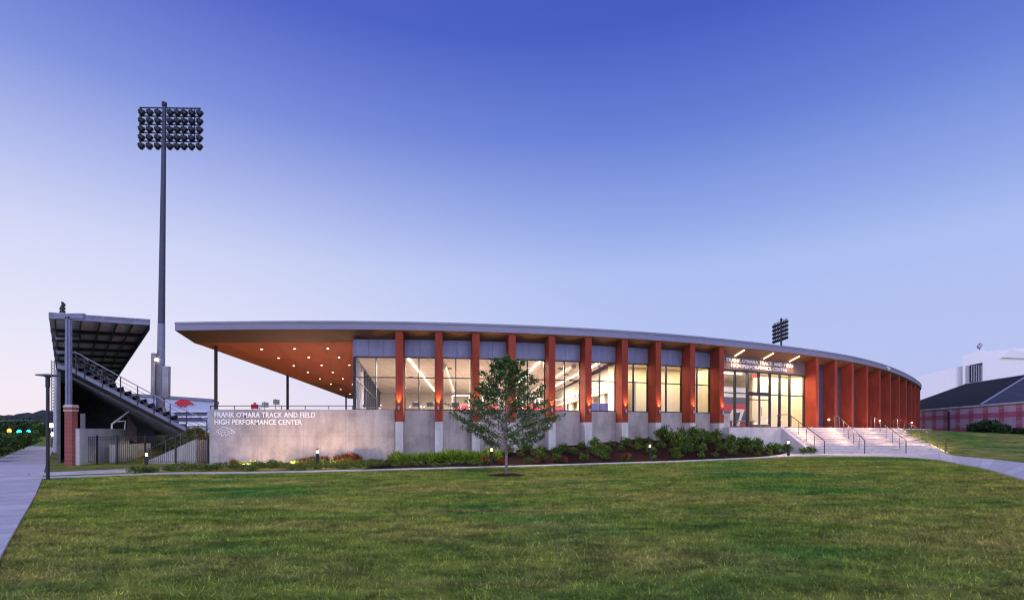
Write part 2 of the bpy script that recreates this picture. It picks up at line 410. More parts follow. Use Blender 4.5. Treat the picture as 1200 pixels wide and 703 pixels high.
BX = [-18, -8, -5, -2, 2, 6, 9, 12, 14, 16, 17, 18.5, 20]; BZ = [-.3, -.12, .0, .27, .55, .88, 1.15, 1.4, 1.35, 1.05, .75, .3, .1]
VD = np.array([-.647, .763])
def g(x, y):
    x = np.asarray(x, float); y = np.asarray(y, float)
    L = np.interp(x, LX, LZ) * ss(3, 18, y)
    yp = np.interp(x, [p[0] for p in PATH], [p[1] for p in PATH]) + 1.7
    yf = np.interp(x, FX, FY)
    t = np.clip((y - yp) / np.maximum(yf - yp, .5), 0, 1)
    inb = ss(-19, -17.6, x) * (1 - ss(19.6, 20.2, x))
    bed = (np.interp(x, BX, BZ) - L) * t * inb
    rgt = ss(27.7, 29.2, x) * ss(31, 47, y) * np.interp(x, [28, 36, 46, 62], [1.72, 1.62, 1.15, .95])
    dl = (x + 24.6) * VD[1] + (y - 30.3) * -VD[0]          # distance to the right of the stand line
    gar = ss(.0, 3., dl) * ss(33.5, 45, y) * (1 - ss(-18.5, -16.5, x)) * 1.75 * (1 - ss(-14, -12, x))
    return L + bed + rgt + gar
def gz(x, y): return float(g(x, y))
def axis(lo, hi, st, far, n=14):
    c = list(np.arange(lo, hi + 1e-6, st)); a = [lo - st * (1.55 ** k) for k in range(1, n)]; b = [hi + st * (1.55 ** k) for k in range(1, n)]
    a = [v for v in a if v > -far] + [-far]; b = [v for v in b if v < far] + [far]
    return np.array(sorted(a) + c + b)
def grid_mesh(name, xs, ys, mat, kind):
    X, Y = np.meshgrid(xs, ys); Z = g(X, Y)
    V = np.c_[X.ravel(), Y.ravel(), Z.ravel()]; nx = len(xs); ny = len(ys)
    i = np.arange((nx - 1) * (ny - 1)); r = i // (nx - 1); c = i % (nx - 1); a = r * nx + c
    Fc = np.c_[a, a + 1, a + 1 + nx, a + nx]
    me = bpy.data.meshes.new(name); me.from_pydata(V.tolist(), [], Fc.tolist()); me.materials.append(mat)
    me.polygons.foreach_set('use_smooth', [True] * len(me.polygons))
    o = bpy.data.objects.new(name, me); col.objects.link(o); o['kind'] = kind; return o
grid_mesh('ground', axis(-60, 70, .5, 2500), axis(-4, 60, .5, 2500), M['lawn'], 'structure')

def strip(name, left, right, mat, lift=.035, sub=.5, thick=.16, cross=6):
    left = np.array(left, float); right = np.array(right, float)
    def res(P, n):
        s = np.r_[0, np.cumsum(np.hypot(*np.diff(P, axis=0).T))]; S = np.linspace(0, s[-1], n)
        return np.c_[np.interp(S, s, P[:, 0]), np.interp(S, s, P[:, 1])]
    Lt = np.hypot(*np.diff(left, axis=0).T).sum(); n = max(4, int(Lt / sub)); A = res(left, n); B = res(right, n)
    mb = MB(); vs = []; S = np.linspace(0, Lt, n)
    for i in range(n):
        for j in range(cross + 1):
            p = A[i] + (B[i] - A[i]) * j / cross; vs.append((p[0], p[1], gz(*p) + lift))
    w = cross + 1
    for i in range(n - 1):
        for j in range(cross):
            q = [vs[i * w + j], vs[i * w + j + 1], vs[(i + 1) * w + j + 1], vs[(i + 1) * w + j]]
            mb.poly(q[::-1], mat, [(j / cross, S[i]), ((j + 1) / cross, S[i]), ((j + 1) / cross, S[i + 1]), (j / cross, S[i + 1])][::-1])
    edge = [i * w for i in range(n)] + [(n - 1) * w + j for j in range(1, w)] + [i * w + cross for i in range(n - 2, -1, -1)] + [j for j in range(cross - 1, 0, -1)]
    for a, b in zip(edge, edge[1:] + edge[:1]):
        p, q = vs[a], vs[b]
        mb.poly([(p[0], p[1], p[2] - thick), (q[0], q[1], q[2] - thick), q, p], mat, [(.5, .5)] * 4)
    return struct(mb, name)
Dv = Vector((-.651, .759)); Nv = Vector((-.759, -.651))
rs = [(2.0, -3.2), (-7, 7.3), (-19, 21.4), (-27.3, 31), (-27.3 - .851 * 45, 31 + 45), ]
rs[0] = (-7 + .857 * 9, 7.3 - 9)
ls = [(p[0] + Nv.x * 2.7, p[1] + Nv.y * 2.7) for p in rs]
strip('sidewalk', ls, rs, M['pave'], lift=.04, cross=4)
fp = PATH; far = [(-19.5, 22.0)] + [(p[0] - .12, p[1] + .7) for p in PATH[1:-1]] + [(17.5, 33.6)]
strip('front_path', far, fp, M['pave'], lift=.045, cross=4)
strip('gate_path', [(-21.9, 23.9), (-18.0, 27.9), (-17.2, 30.3)], [(-20.8, 22.8), (-17.0, 25.6), (-14.2, 30.3)], M['pave'], lift=.05)
strip('plaza_path', [(17.3, 33.7), (20.0, 34.4), (28.2, 34.4), (26.2, 31.4), (24.6, 27), (23.2, 23.8), (19.5, 17), (14, 8), (8, 0)],
      [(18.2, 32.2), (18.8, 31.9), (21.0, 31.), (22.0, 29.5), (21.6, 26.8), (18.6, 20.9), (15.9, 16.6), (10.6, 8), (5, 0)], M['pave'], lift=.055, cross=8)

# planting bed in front of the curved wall
mb = MB(); 
xs = np.arange(-7.2, 19.6, .35)
for a, b in zip(xs[:-1], xs[1:]):
    def yl(x): return float(np.interp(x, [p[0] for p in PATH], [p[1] for p in PATH])) + .72
    def yf(x): return float(np.interp(x, FX, FY)) if x < 14.2 else float(np.interp(x, [14.2, 17, 19.5], [35.1, 35.4, 34.1]))
    n = 8
    for j in range(n):
        q = []
        for (x, t) in ((a, j / n), (b, j / n), (b, (j + 1) / n), (a, (j + 1) / n)):
            y = yl(x) + (yf(x) - yl(x)) * t; q.append((x, y, gz(x, y) + .035))
        mb.poly(q, M['mulch'])
struct(mb, 'planting_bed')

# ------------------------------------------------------------------ grass blades
def seg_x(poly, y): return np.interp(y, [p[1] for p in poly], [p[0] for p in poly])
def grass():
    Nn = 1500000
    y = 3.4 + (30.5 - 3.4) * nr.random(Nn) ** 1.0
    w = np.clip((4.5 / y) ** .62, 0, 1) * (y / 30) * 1.9   # keep probability ~ area * density
    keep = nr.random(Nn) < w; y = y[keep]
    x = (nr.random(len(y)) * 2 - 1) * (y * 1.02 + 1.2)
    rr = np.array(rs); xl = np.interp(y, [p[1] for p in rs], [p[0] for p in rs]) + .05
    RE = [(5, 0), (10.6, 8), (15.9, 16.6), (18.6, 20.9), (21.6, 26.8), (22.0, 29.5), (21.0, 31.0)]
    xr = seg_x(RE, y) - .05
    yp = np.interp(x, [p[0] for p in PATH], [p[1] for p in PATH]) - .05
    ring = np.hypot(x + .24, y - 20.9) > .78
    k = (x > xl) & (x < xr) & (y < yp) & ring
    x = x[k]; y = y[k]; n = len(x)
    z = g(x, y)
    cl = .5 + .25 * np.sin(x * 7.3 + 2.1 * np.sin(y * 3.1)) * np.sin(y * 8.9 + 1.7 * np.sin(x * 2.7)) + .25 * np.sin(x * 17.1 + y * 5.3) * np.sin(y * 21.7 - x * 3.9)
    h = (.016 + .03 * nr.random(n)) * (.7 + 1.1 * cl) * (1 + .12 * (y - 4) / 10); wd = .0042 * (y / 5) ** .75 * (.7 + .6 * nr.random(n))
    a = nr.random(n) * 2 * np.pi; ln = nr.normal(0, .8, (n, 2)) * h[:, None]
    dx = np.cos(a) * wd; dy = np.sin(a) * wd
    V = np.empty((n, 3, 3)); V[:, 0] = np.c_[x - dx, y - dy, z - .004]; V[:, 1] = np.c_[x + dx, y + dy, z - .004]; V[:, 2] = np.c_[x + ln[:, 0], y + ln[:, 1], z + h]
    me = bpy.data.meshes.new('lawn_grass'); me.vertices.add(3 * n); me.vertices.foreach_set('co', V.ravel())
    me.loops.add(3 * n); me.loops.foreach_set('vertex_index', np.arange(3 * n)); me.polygons.add(n)
    me.polygons.foreach_set('loop_start', np.arange(0, 3 * n, 3)); me.polygons.foreach_set('loop_total', np.full(n, 3))
    me.update(calc_edges=True)
    at_ = me.attributes.new('tint', 'FLOAT', 'FACE'); at_.data.foreach_set('value', nr.random(n))
    me.materials.append(M['blade']); o = bpy.data.objects.new('grass', me); col.objects.link(o)
    tag(o, 'short mown lawn grass with dry tan patches in front of the building', 'grass', kind='stuff')
    print('blades', n)
grass()

# ------------------------------------------------------------------ foliage
def leaf_object(name, C, size, mat, parent=None, up=.3, aspect=.5, **tags):
    n = len(C); C = np.asarray(C)
    d = nr.normal(0, 1, (n, 3)); d[:, 2] = d[:, 2] * .6 + up; d /= np.linalg.norm(d, axis=1)[:, None]
    q = nr.normal(0, 1, (n, 3)); s = np.cross(d, q); s /= np.linalg.norm(s, axis=1)[:, None]
    L = size * (.6 + .8 * nr.random(n))[:, None]; W = L * aspect * .5
    V = np.empty((n, 4, 3)); V[:, 0] = C; V[:, 1] = C + d * L * .5 + s * W; V[:, 2] = C + d * L; V[:, 3] = C + d * L * .5 - s * W
    me = bpy.data.meshes.new(name); me.vertices.add(4 * n); me.vertices.foreach_set('co', V.ravel())
    me.loops.add(4 * n); me.loops.foreach_set('vertex_index', np.arange(4 * n)); me.polygons.add(n)
    me.polygons.foreach_set('loop_start', np.arange(0, 4 * n, 4)); me.polygons.foreach_set('loop_total', np.full(n, 4))
    me.update(calc_edges=True)
    a = me.attributes.new('tint', 'FLOAT', 'FACE'); a.data.foreach_set('value', np.clip(nr.beta(1.6, 2.4, n), 0, 1))
    me.materials.append(mat); o = bpy.data.objects.new(name, me); col.objects.link(o)
    if parent: o.parent = parent
    return tag(o, **tags)
def shrub_points(r, h, n, clumps):
    out = []
    for _ in range(clumps):
        a = rnd.random() * 6.283; q = r * .75 * math.sqrt(rnd.random()); c = np.array([q * math.cos(a), q * math.sin(a), h * (.35 + .45 * rnd.random()) * (1 - .35 * q / r)])
        p = nr.normal(0, 1, (n // clumps, 3)); p /= np.linalg.norm(p, axis=1)[:, None]
        p *= (nr.random(len(p)) ** .4)[:, None] * r * .42; out.append(c + p)
    P = np.vstack(out); P[:, 2] = np.clip(P[:, 2], .02, None); return P
def make_shrub(kind, var):
    name = {'green': 'shrub', 'lime': 'ornamental_grass', 'red': 'flowering_plant', 'cover': 'groundcover_plant', 'gold': 'golden_shrub', 'copper': 'copper_grass'}[kind]
    t = bpy.data.objects.new(name, None); col.objects.link(t)
    if kind in ('green', 'gold'):
        leaf_object('foliage', shrub_points(.5, .8, 620, 16), .13, M['leaf_shrub' if kind == 'green' else 'leaf_gold'], t, up=.6, aspect=.5)
    elif kind == 'red':
        leaf_object('foliage', shrub_points(.26, .3, 160, 6), .08, M['leaf_shrub'], t, up=.5)
        leaf_object('blooms', shrub_points(.28, .44, 170, 7) + np.array([0, 0, .05]), .09, M['leaf_red'], t, up=.6, aspect=.7)
    elif kind == 'cover':
        leaf_object('foliage', shrub_points(.36, .26, 260, 10), .11, M['leaf_cover'], t, up=.9, aspect=.28)
    else:
        C = np.c_[nr.normal(0, .13, 240), nr.normal(0, .13, 240), nr.random(240) * .06]
        leaf_object('foliage', np.vstack([C, C + np.array([0, 0, .14])]), .46 if kind == 'lime' else .55, M['leaf_lime' if kind == 'lime' else 'leaf_copper'], t, up=1.5, aspect=.11)
    if kind in ('green', 'gold', 'red', 'cover'):
        m = MB(); hh = .5 if kind in ('green', 'gold') else .2
        for k in range(5):
            a = k * 1.256 + rnd.random(); m.tube([(0, 0, -.05), (math.cos(a) * hh * .2, math.sin(a) * hh * .2, hh * .5), (math.cos(a) * hh * .45, math.sin(a) * hh * .45, hh)], [.012, .009, .005], M['darkbark'], 5)
        m.build('stem', t)
    return t
PROTO = {}
INFO = {'green': ('glossy green shrub in the mulch bed below the curved wall', 'shrub', 'green shrubs in the mulch bed'),
        'lime': ('bright lime tuft of grass at the foot of the concrete wall left of the small tree', 'ornamental grass', 'lime grass tufts along the wall'),
        'red': ('low plant with red flowers in the front of the mulch bed', 'flowers', 'red flowering plants in the bed'),
        'cover': ('low yellow-green groundcover clump beside the narrow front path', 'groundcover', 'groundcover clumps along the sign wall'),
        'gold': ('yellowish shrub on the garden slope behind the picket fence', 'shrub', 'yellow shrubs on the garden slope'),
        'copper': ('copper tinted tuft of grass at the base of the sign wall beside a lit bollard', 'ornamental grass', 'copper grass tufts at the sign wall')}
def plant(kind, x, y, s, z=None, hz=1., var=None):
    if (kind, 0) not in PROTO:
        for v in range(3): PROTO[(kind, v)] = [make_shrub(kind, v), False]
    v = rnd.randrange(3) if var is None else var; pr = PROTO[(kind, v)]
    loc = (x, y, (gz(x, y) + .03) if z is None else z)
    if not pr[1]:
        pr[1] = True; o = pr[0]; o.location = loc; o.rotation_euler = (0, 0, rnd.random() * 6.28); o.scale = (s, s, s * hz)
    else: o = copy_tree(pr[0], None, loc, rnd.random() * 6.28, (s, s, s * hz))
    lab, c, grp = INFO[kind]; tag(o, lab, c, grp); return o
def finish_plants():
    for k, (o, used) in PROTO.items():
        if not used:
            for ch in list(o.children): bpy.data.objects.remove(ch)
            bpy.data.objects.remove(o)

def path_y(x): return float(np.interp(x, [p[0] for p in PATH], [p[1] for p in PATH]))
# green shrubs: rows from the small tree to the stair
def bed_xy(u, t):
    y0 = path_y(u) + 1.2; y1 = (float(np.interp(u, FX, FY)) - 1.5) if u < 14 else 34.6
    return (u, y0 + (y1 - y0) * t)
for row, (t, st, x0, x1, s0) in enumerate([(.97, .95, -1.2, 15.6, .95), (.68, .95, -.6, 16.6, .9), (.40, 1.05, .6, 17.2, .85)]):
    x = x0
    while x < x1:
        if row < 2 or x > 7.5 or rnd.random() < .45:
            q = bed_xy(x + rnd.uniform(-.15, .15), t + rnd.uniform(-.07, .07)); plant('green', q[0], q[1], s0 * rnd.uniform(.6, 1.15) * (1.2 if x > 9.5 else .8))
        x += st * rnd.uniform(.85, 1.2)
for x in np.arange(1.0, 16.8, 1.35):
    q = bed_xy(x + rnd.uniform(-.3, .3), .16 + rnd.uniform(-.05, .08)); plant('green', q[0], q[1], rnd.uniform(.4, .62))
for p in (588, 571, 630, 661, 731, 733):
    y = 27.3 + max(0, (p - 600)) * .008; x = at(p, y); plant('red', x, y, rnd.uniform(.65, .9))
for (x, y, s) in ((18.4, 33.4, .6), (17.6, 33.9, .8), (19.0, 33.6, .7)): plant('green', x, y, s)
# lime grass row + groundcover
x = -6.2
while x < -1.1:
    plant('lime', x, 28.4 + rnd.uniform(-.35, .35), rnd.uniform(.75, 1.1)); x += rnd.uniform(.24, .36)
x = -7.6
while x < -1.5:
    plant('cover', x, 27. + rnd.uniform(-.5, .5), rnd.uniform(.6, 1.0), hz=.8); x += rnd.uniform(.3, .5)
for _ in range(120):
    x = rnd.uniform(-17.4, -6.5); y = path_y(x) + 1.6 + rnd.random() ** 1.2 * 4.0
    plant('cover', x, y, rnd.uniform(.6, 1.1), hz=rnd.uniform(.6, 1.1))
for _ in range(26):
    p = rnd.uniform(352, 400); y = rnd.uniform(28.6, 30.0); plant('cover' if rnd.random() < .72 else 'copper', at(p, y), y, rnd.uniform(.35, .6))
for p in (404, 411, 418): plant('copper', at(p, 29.6), 29.6 + rnd.uniform(-.3, .3), rnd.uniform(.5, .72))
# garden slope left of the sign wall
for _ in range(34):
    y = rnd.uniform(36, 44); x = at(rnd.uniform(195, 243), y); plant('gold' if rnd.random() < .55 else 'green', x, y, rnd.uniform(.5, .85))

# --- trees
def grow_tree(name, loc, H, trunk_h, rad, nleaf, leaf, mat, bark, label, cat, group=None, tr=.05, seed=1, shape=None, nb=42):
    rr_ = random.Random(seed); t = thing(name, loc, label, cat, group)
    m = MB(); pts = [(rr_.uniform(-.02, .02) * i, rr_.uniform(-.02, .02) * i, H * .97 * i / 8) for i in range(9)]; pts[0] = (0, 0, -.1)
    m.tube(pts, [tr * (1 - .88 * i / 8) for i in range(9)], bark, 8); m.build('trunk', t, smooth=True, local=True)
    C = []; br = MB()
    shape = shape or (lambda u: (1 - u) ** .75 * (.35 + .65 * min(1, u / .16)))
    for k in range(nb):
        u = ((k + .5) / nb) ** 1.12; z0 = trunk_h + (H - trunk_h) * u * .93
        a = k * 2.399 + rr_.uniform(-.3, .3); Lb = rad * shape(u) * rr_.uniform(.78, 1.12) + .15
        rise = rr_.uniform(.25, .5) * Lb + .4 * u * Lb
        base = np.array([0, 0, z0 - .12]); mid = np.array([math.cos(a) * Lb * .5, math.sin(a) * Lb * .5, z0 + rise * .35]); end = np.array([math.cos(a) * Lb, math.sin(a) * Lb, z0 + rise * (.8)])
        br.tube([base, mid, end], [tr * .32 * (1 - .6 * u), tr * .2, .004], bark, 5)
        nt_ = max(3, int(Lb * 7))
        for j in range(nt_):
            f = .22 + .78 * (j + rr_.random()) / nt_; p = base + (mid - base) * min(1, f * 2) if f < .5 else mid + (end - mid) * (f * 2 - 1)
            b = a + rr_.choice((-1, 1)) * rr_.uniform(.4, 1.1); l2 = Lb * .36 * (1.15 - f) + .12
            e = p + np.array([math.cos(b) * l2, math.sin(b) * l2, rr_.uniform(-.02, .3) * l2 + .04])
            if H < 8: br.tube([p, (p + e) / 2 + np.array([0, 0, .02]), e], [.007, .005, .003], bark, 4)
            for q in range(max(2, int(nleaf / (nb * nt_)))):
                w = rr_.random() ** .7; C.append(p + (e - p) * w + nr.normal(0, .05 * (H / 5), 3))
    br.build('branches', t, local=True)
    leaf_object('crown', np.array(C), leaf, mat, t, up=.1, aspect=.55)
    return t
tx, ty = at(593, 20.9), 20.9
grow_tree('young_tree', (tx, ty, gz(tx, ty)), 4.75, 1.0, 2.4, 15500, .092, M['leaf_tree'], M['bark'], 'young green tree alone on the lawn in a mulch ring before the columns', 'tree', tr=.06, seed=5, nb=54,
          shape=lambda u: (.45 + .55 * min(1, u / .14)) * (1 - u) ** .86 + .02)
mb = MB(); n = 40
ring = [(tx + (.78 + .05 * math.sin(k * 1.7)) * math.cos(2 * math.pi * k / n), ty + (.78 + .05 * math.sin(k * 2.3)) * math.sin(2 * math.pi * k / n)) for k in range(n)]
inner = [(tx + (p[0] - tx) * .5, ty + (p[1] - ty) * .5) for p in ring]
for k in range(n):
    a, b, c, d = ring[k], ring[(k + 1) % n], inner[(k + 1) % n], inner[k]
    mb.poly([(a[0], a[1], gz(*a) + .005), (b[0], b[1], gz(*b) + .005), (c[0], c[1], gz(*c) + .07), (d[0], d[1], gz(*d) + .07)], M['mulch'])
mb.poly([(p[0], p[1], gz(*p) + .07) for p in inner], M['mulch'])
tag(struct(mb, 'mulch_ring'))

# ------------------------------------------------------------------ THE BUILDING
B = thing('sports_building', (0, 31, 0), 'curved athletics building with oxide red fins, wide canopy roof and lit glass', 'building')
SILL, WTOP, TRANS, SOF, EDGEZ, ROOFZ, FLOOR = 2.83, 5.95, 4.74, 6.95, 7.35, 7.8, 1.9
OFF = 1.0
finS = [12.9, 15.15, 17.3, 19.45, 21.9, 24.25, 26.75, 29.2, 31.95, 34.5, 45.33, 48.2, 51.3, 54.7, 58.5, 62.6, 67.0, 71.6, 76.2, 80.8, 85.3, 89.5]
sC = 10.35  # building corner station (found below)
sC = float(s_at_px(415.5, OFF))
REAR = [(-19.28, 30.4), (-19.4, 33), (-21.8, 51), (-26.9, 87), (-20, 95), (58, 99), (64, 92)]
# roof
edge = [E_(s) for s in np.linspace(0, 106, 107)]
def innoff(s): return float(np.interp(s, [0, 9.8, 10.4, 110], [2.0, 2.0, 1.0, 1.0]))
inner = [E_(s, innoff(s)) for s in np.linspace(0, 106, 107)]
inner[0] = (-19.37, 32.3)
rb = MB(); outline = edge + [(62.5, 93), (56, 99), (-20, 95), (-26.9, 87), (-21.8, 51), (-19.4, 33)]
rb.poly([(p[0], p[1], ROOFZ - .02) for p in outline], M['fascia'])
roof = rb.build('roof', B)
fb = MB()
for a, b, s in zip(edge[:-1], edge[1:], range(200)):
    n = NI[min(399, int(s / 106 * 380))]
    def off(p, d): return (p[0] + n[0] * d, p[1] + n[1] * d)
    fb.poly([(a[0], a[1], EDGEZ), (b[0], b[1], EDGEZ), (b[0], b[1], ROOFZ - .1), (a[0], a[1], ROOFZ - .1)], M['fascia'])
fb.build('fascia', roof)
lip = MB(); pts = [E_(s, -.035) for s in np.linspace(0, 106, 160)]; pin = [E_(s, .12) for s in np.linspace(0, 106, 160)]
for i in range(159):
    a, b, c, d = pts[i], pts[i + 1], pin[i + 1], pin[i]
    z0, z1 = ROOFZ - .1, ROOFZ + .02
    lip.poly([(a[0], a[1], z0), (b[0], b[1], z0), (b[0], b[1], z1), (a[0], a[1], z1)], M['fascia_lip'])
    lip.poly([(a[0], a[1], z1), (b[0], b[1], z1), (c[0], c[1], z1), (d[0], d[1], z1)], M['fascia_lip'])
    lip.poly([(a[0], a[1], z0), (d[0], d[1], z0), (c[0], c[1], z0), (b[0], b[1], z0)], M['fascia_lip'])
lip.build('roof_edge_trim', roof)
rf = MB(); rr2 = [(-19.28, 30.3), (-19.4, 33), (-21.8, 51), (-26.9, 87), (-20, 95), (56, 99), (62.5, 93), edge[-1]]
for i, (a, b) in enumerate(zip(rr2[:-1], rr2[1:])):
    rf.poly([(b[0], b[1], SOF), (a[0], a[1], EDGEZ if i == 0 else SOF), (a[0], a[1], ROOFZ), (b[0], b[1], ROOFZ)], M['fascia'])
rf.build('rear_fascia', roof)
sb = MB()
for i in range(106):
    a, b, c, d = edge[i], edge[i + 1], inner[i + 1], inner[i]
    sb.poly([(a[0], a[1], EDGEZ), (d[0], d[1], SOF), (c[0], c[1], SOF), (b[0], b[1], EDGEZ)], M['soffit_band'])
sb.poly([(-19.28, 30.3, EDGEZ), (-19.4, 33, SOF), (inner[0][0], inner[0][1], SOF)], M['soffit'])
flat = [inner[k] for k in range(0, 107, 2)] + [(62.5, 93), (56, 99), (-20, 95), (-26.9, 87), (-21.8, 51), (-19.4, 33)]
sb.poly([(p[0], p[1], SOF) for p in flat][::-1], M['soffit'])
sb.build('soffit', roof)
jt = MB()      # fine panel joints on the canopy soffit
for (x0, x1) in ((-17.6, -20.6), (-14.6, -18.2), (-11.6, -15.5)):
    jt.prism([(x0 - .015, 32.4), (x0 + .015, 32.4), (x1 + .015, 46), (x1 - .015, 46)], SOF - .006, SOF + .01, M['black'])
jt.build('soffit_joint', roof)
# downlights
DL = [(410, 170), (545, 168), (683, 167), (795, 180), (480, 206), (604, 204), (729, 204), (542, 238), (657, 237), (771, 236), (600, 266), (703, 266), (650, 292), (745, 292), (695, 315), (784, 316), (736, 337), (774, 356)]
for (a, b) in DL:
    X_ = a / 3.516 + 190; Y_ = b / 3.516 + 360; d = (SOF - EYE) * F_PX / (505 - Y_); x = at(X_, d)
    m = MB(); r = .085
    m.lathe([(r + .03, 0), (r + .03, .04), (r, .04), (r, .0)], M['black'], 12, (x, d, SOF - .045)); m.lathe([(r - .01, 0), (r - .01, .008)], M['dl'], 12, (x, d, SOF - .055))
    m.build('downlight', roof)
    lamp('SPOT', (x, d, SOF - .07), 620 * (.45 + .75 * max(0., min(1., (X_ - 300) / 95))), (1, .55, .28), 'downlight_light', angle=130, target=(x, d, 0), radius=.1)
# canopy columns
for (cx, cd) in ((253, 33.3), (337, 50.5), (405.5, 80.)):
    m = MB(); x = at(cx, cd); m.tube([(x, cd, FLOOR), (x, cd, SOF + .02)], .1 if cd < 40 else .12, M['black'], 12); m.lathe([(.2, 0), (.2, .04)], M['black'], 12, (x, cd, FLOOR))
    m.build('column', B, smooth=False)
# terrace slab + sign wall
m = MB(); m.prism([(-17.6, 31.0), (-9.3, 31.0), (-14, 55), (-20.5, 88), (-26, 88), (-21.5, 55), (-18.6, 34)], -1.2, FLOOR, M['slab']); m.build('terrace', B)
sw = MB(); sw.box(at(246, 30.8), at(463, 30.8), 30.75, 31.1, -1.2, SILL + .02, M['conc']); swo = sw.build('sign_wall', B, bevel=.015)
text_mesh("FRANK O'MARA TRACK AND FIELD", .42, M['letter'], 'lettering', B, (at(251, 30.7), 30.715, zat(488.8, 30.7)), (1, 0, 0), (0, -1, 0), .02, .010, 1.05, width=(369 - 251) / 620 * 30.7)
text_mesh("HIGH PERFORMANCE CENTER", .42, M['letter'], 'lettering', B, (at(251, 30.7), 30.715, zat(497.3, 30.7)), (1, 0, 0), (0, -1, 0), .02, .010, 1.05, width=(353.5 - 251) / 620 * 30.7)
# outline of a running hog, thin raised metal line
HOG = [(0, 5), (.8, 6.3), (2, 7), (4, 8.3), (6.5, 9.6), (9, 10.4), (11, 9.8), (13.5, 9), (16, 8), (18, 6.6), (19.6, 5.4), (21.4, 4.4), (20.6, 3.2), (18.8, 3.4), (17.5, 4.3), (16.8, 3.4), (15.2, 3.6), (13.5, 2.6), (12, .4), (10.6, .2), (10.4, 1.6), (9, 2.4), (7.4, .8), (6, 0), (5.4, .6), (6, 2.4), (5, 3.4), (3.6, 2.0), (2.8, 2.4), (3, 4), (2, 4.7)]
hm = MB(); k = 30.7 / 620 * 22 / 21.4
hp = [(at(253.5, 30.7) + p[0] * k, 30.72, zat(511, 30.7) + p[1] * k) for p in HOG]
hm.tube(hp + [hp[0]], .022, M['letter'], 6)
for a, b in (((4, 6), (9, 7.5)), ((9, 7.5), (14, 6)), ((6, 4.5), (10, 5)), ((10, 5), (9.5, 3)), ((13, 4.4), (16, 5.6)), ((16.4, 6), (18, 4.8))):
    hm.tube([(at(253.5, 30.7) + q[0] * k, 30.72, zat(511, 30.7) + q[1] * k) for q in (a, b)], .018, M['letter'], 6)
hm.build('running_hog_emblem', B)
# low railing on the terrace edge
m = MB(); 
for zz in (3.12,): m.tube([(at(246, 31.9), 31.9, zz), (at(415, 31.9), 31.9, zz)], .025, M['black'], 6)
for x in np.linspace(at(247, 31.9), at(413, 31.9), 7): m.tube([(x, 31.9, 1.9), (x, 31.9, 3.12)], .022, M['black'], 6)
m.build('railing', B)
# concrete base of the curved facade
cw = MB(); ss_ = np.concatenate([[sC], np.arange(finS[0], 36.0, .8), [36.2]])
for a, b in zip(ss_[:-1], ss_[1:]):
    p, q = E_(a, OFF), E_(b, OFF); fr, L = frame_between(p, q)
    cw.lbox(fr, 0, L + .01, -.06 + rnd.random() * .0, .3, -1.2, SILL, M['conc'])
cw.build('concrete_base', B)
# fins
def solve(sv):
    return frame_at(sv, .12)
for i, s in enumerate(finS):
    fr = solve(s); hw = .21; zb = 2.14 if i < 10 else 1.84
    D = OFF - .12 + .12
    m = MB(); o, a, n = fr
    def P(t, k): return (o[0] + a[0] * t + n[0] * k, o[1] + a[1] * t + n[1] * k)
    ring = [P(-hw, 0), P(hw, 0), P(hw, D), P(-hw, D)]
    zt = [EDGEZ - .12 * .4 + .01, EDGEZ - .12 * .4 + .01, SOF + .015, SOF + .015]
    m.prism(ring, zb, zt, M['fin'])
    for zj in (3.9, 5.6):
        pass
    fo = m.build('fin', B, bevel=.012)
    if i < 10:
        m = MB(); hp_ = hw + .012; ring = [P(-hp_, -.012), P(hp_, -.012), P(hp_, D), P(-hp_, D)]; m.prism(ring, -.9, zb, M['pier']); m.build('concrete_pier', fo, bevel=.01)
        # wall lamp on the outer face
        c = P(-.02 if i < 5 else .03, -.07); z0 = 2.83 if i < 3 else 2.75
        m = MB(); m.lathe([(.035, -.02), (.055, 0), (.055, .2), (.035, .2), (.035, .17)], M['galv'], 12, (c[0], c[1], z0))
        m.lathe([(.03, 0), (.03, .01)], M['amber'], 10, (c[0], c[1], z0 + .185)); m.lbox((P(-.02 if i < 5 else .03, -.03), a, n), -.02, .02, 0, .03, z0 + .05, z0 + .13, M['galv'])
        m.build('wall_lamp', fo)
        lamp('SPOT', (c[0] - n[0] * .02, c[1] - n[1] * .02, z0 + .22), 240, (1, .60, .20), 'wall_lamp_light', angle=50, blend=.9, radius=.02, target=(c[0] + n[0] * .06, c[1] + n[1] * .06, z0 + 1.4))
    elif i < 20:
        c = P(-hw - .25, .2); m = MB(); m.lathe([(.06, 0), (.06, .06)], M['black'], 10, (c[0], c[1], zb)); m.lathe([(.045, 0), (.045, .01)], M['warm'], 10, (c[0], c[1], zb + .06)); m.build('floor_lamp', fo)
        lamp('SPOT', (c[0], c[1], zb + .1), 26, (1, .45, .15), 'floor_lamp_light', angle=70, blend=.9, radius=.03, target=(c[0] + a[0] * .12 + n[0] * .1, c[1] + a[1] * .12, 4.))

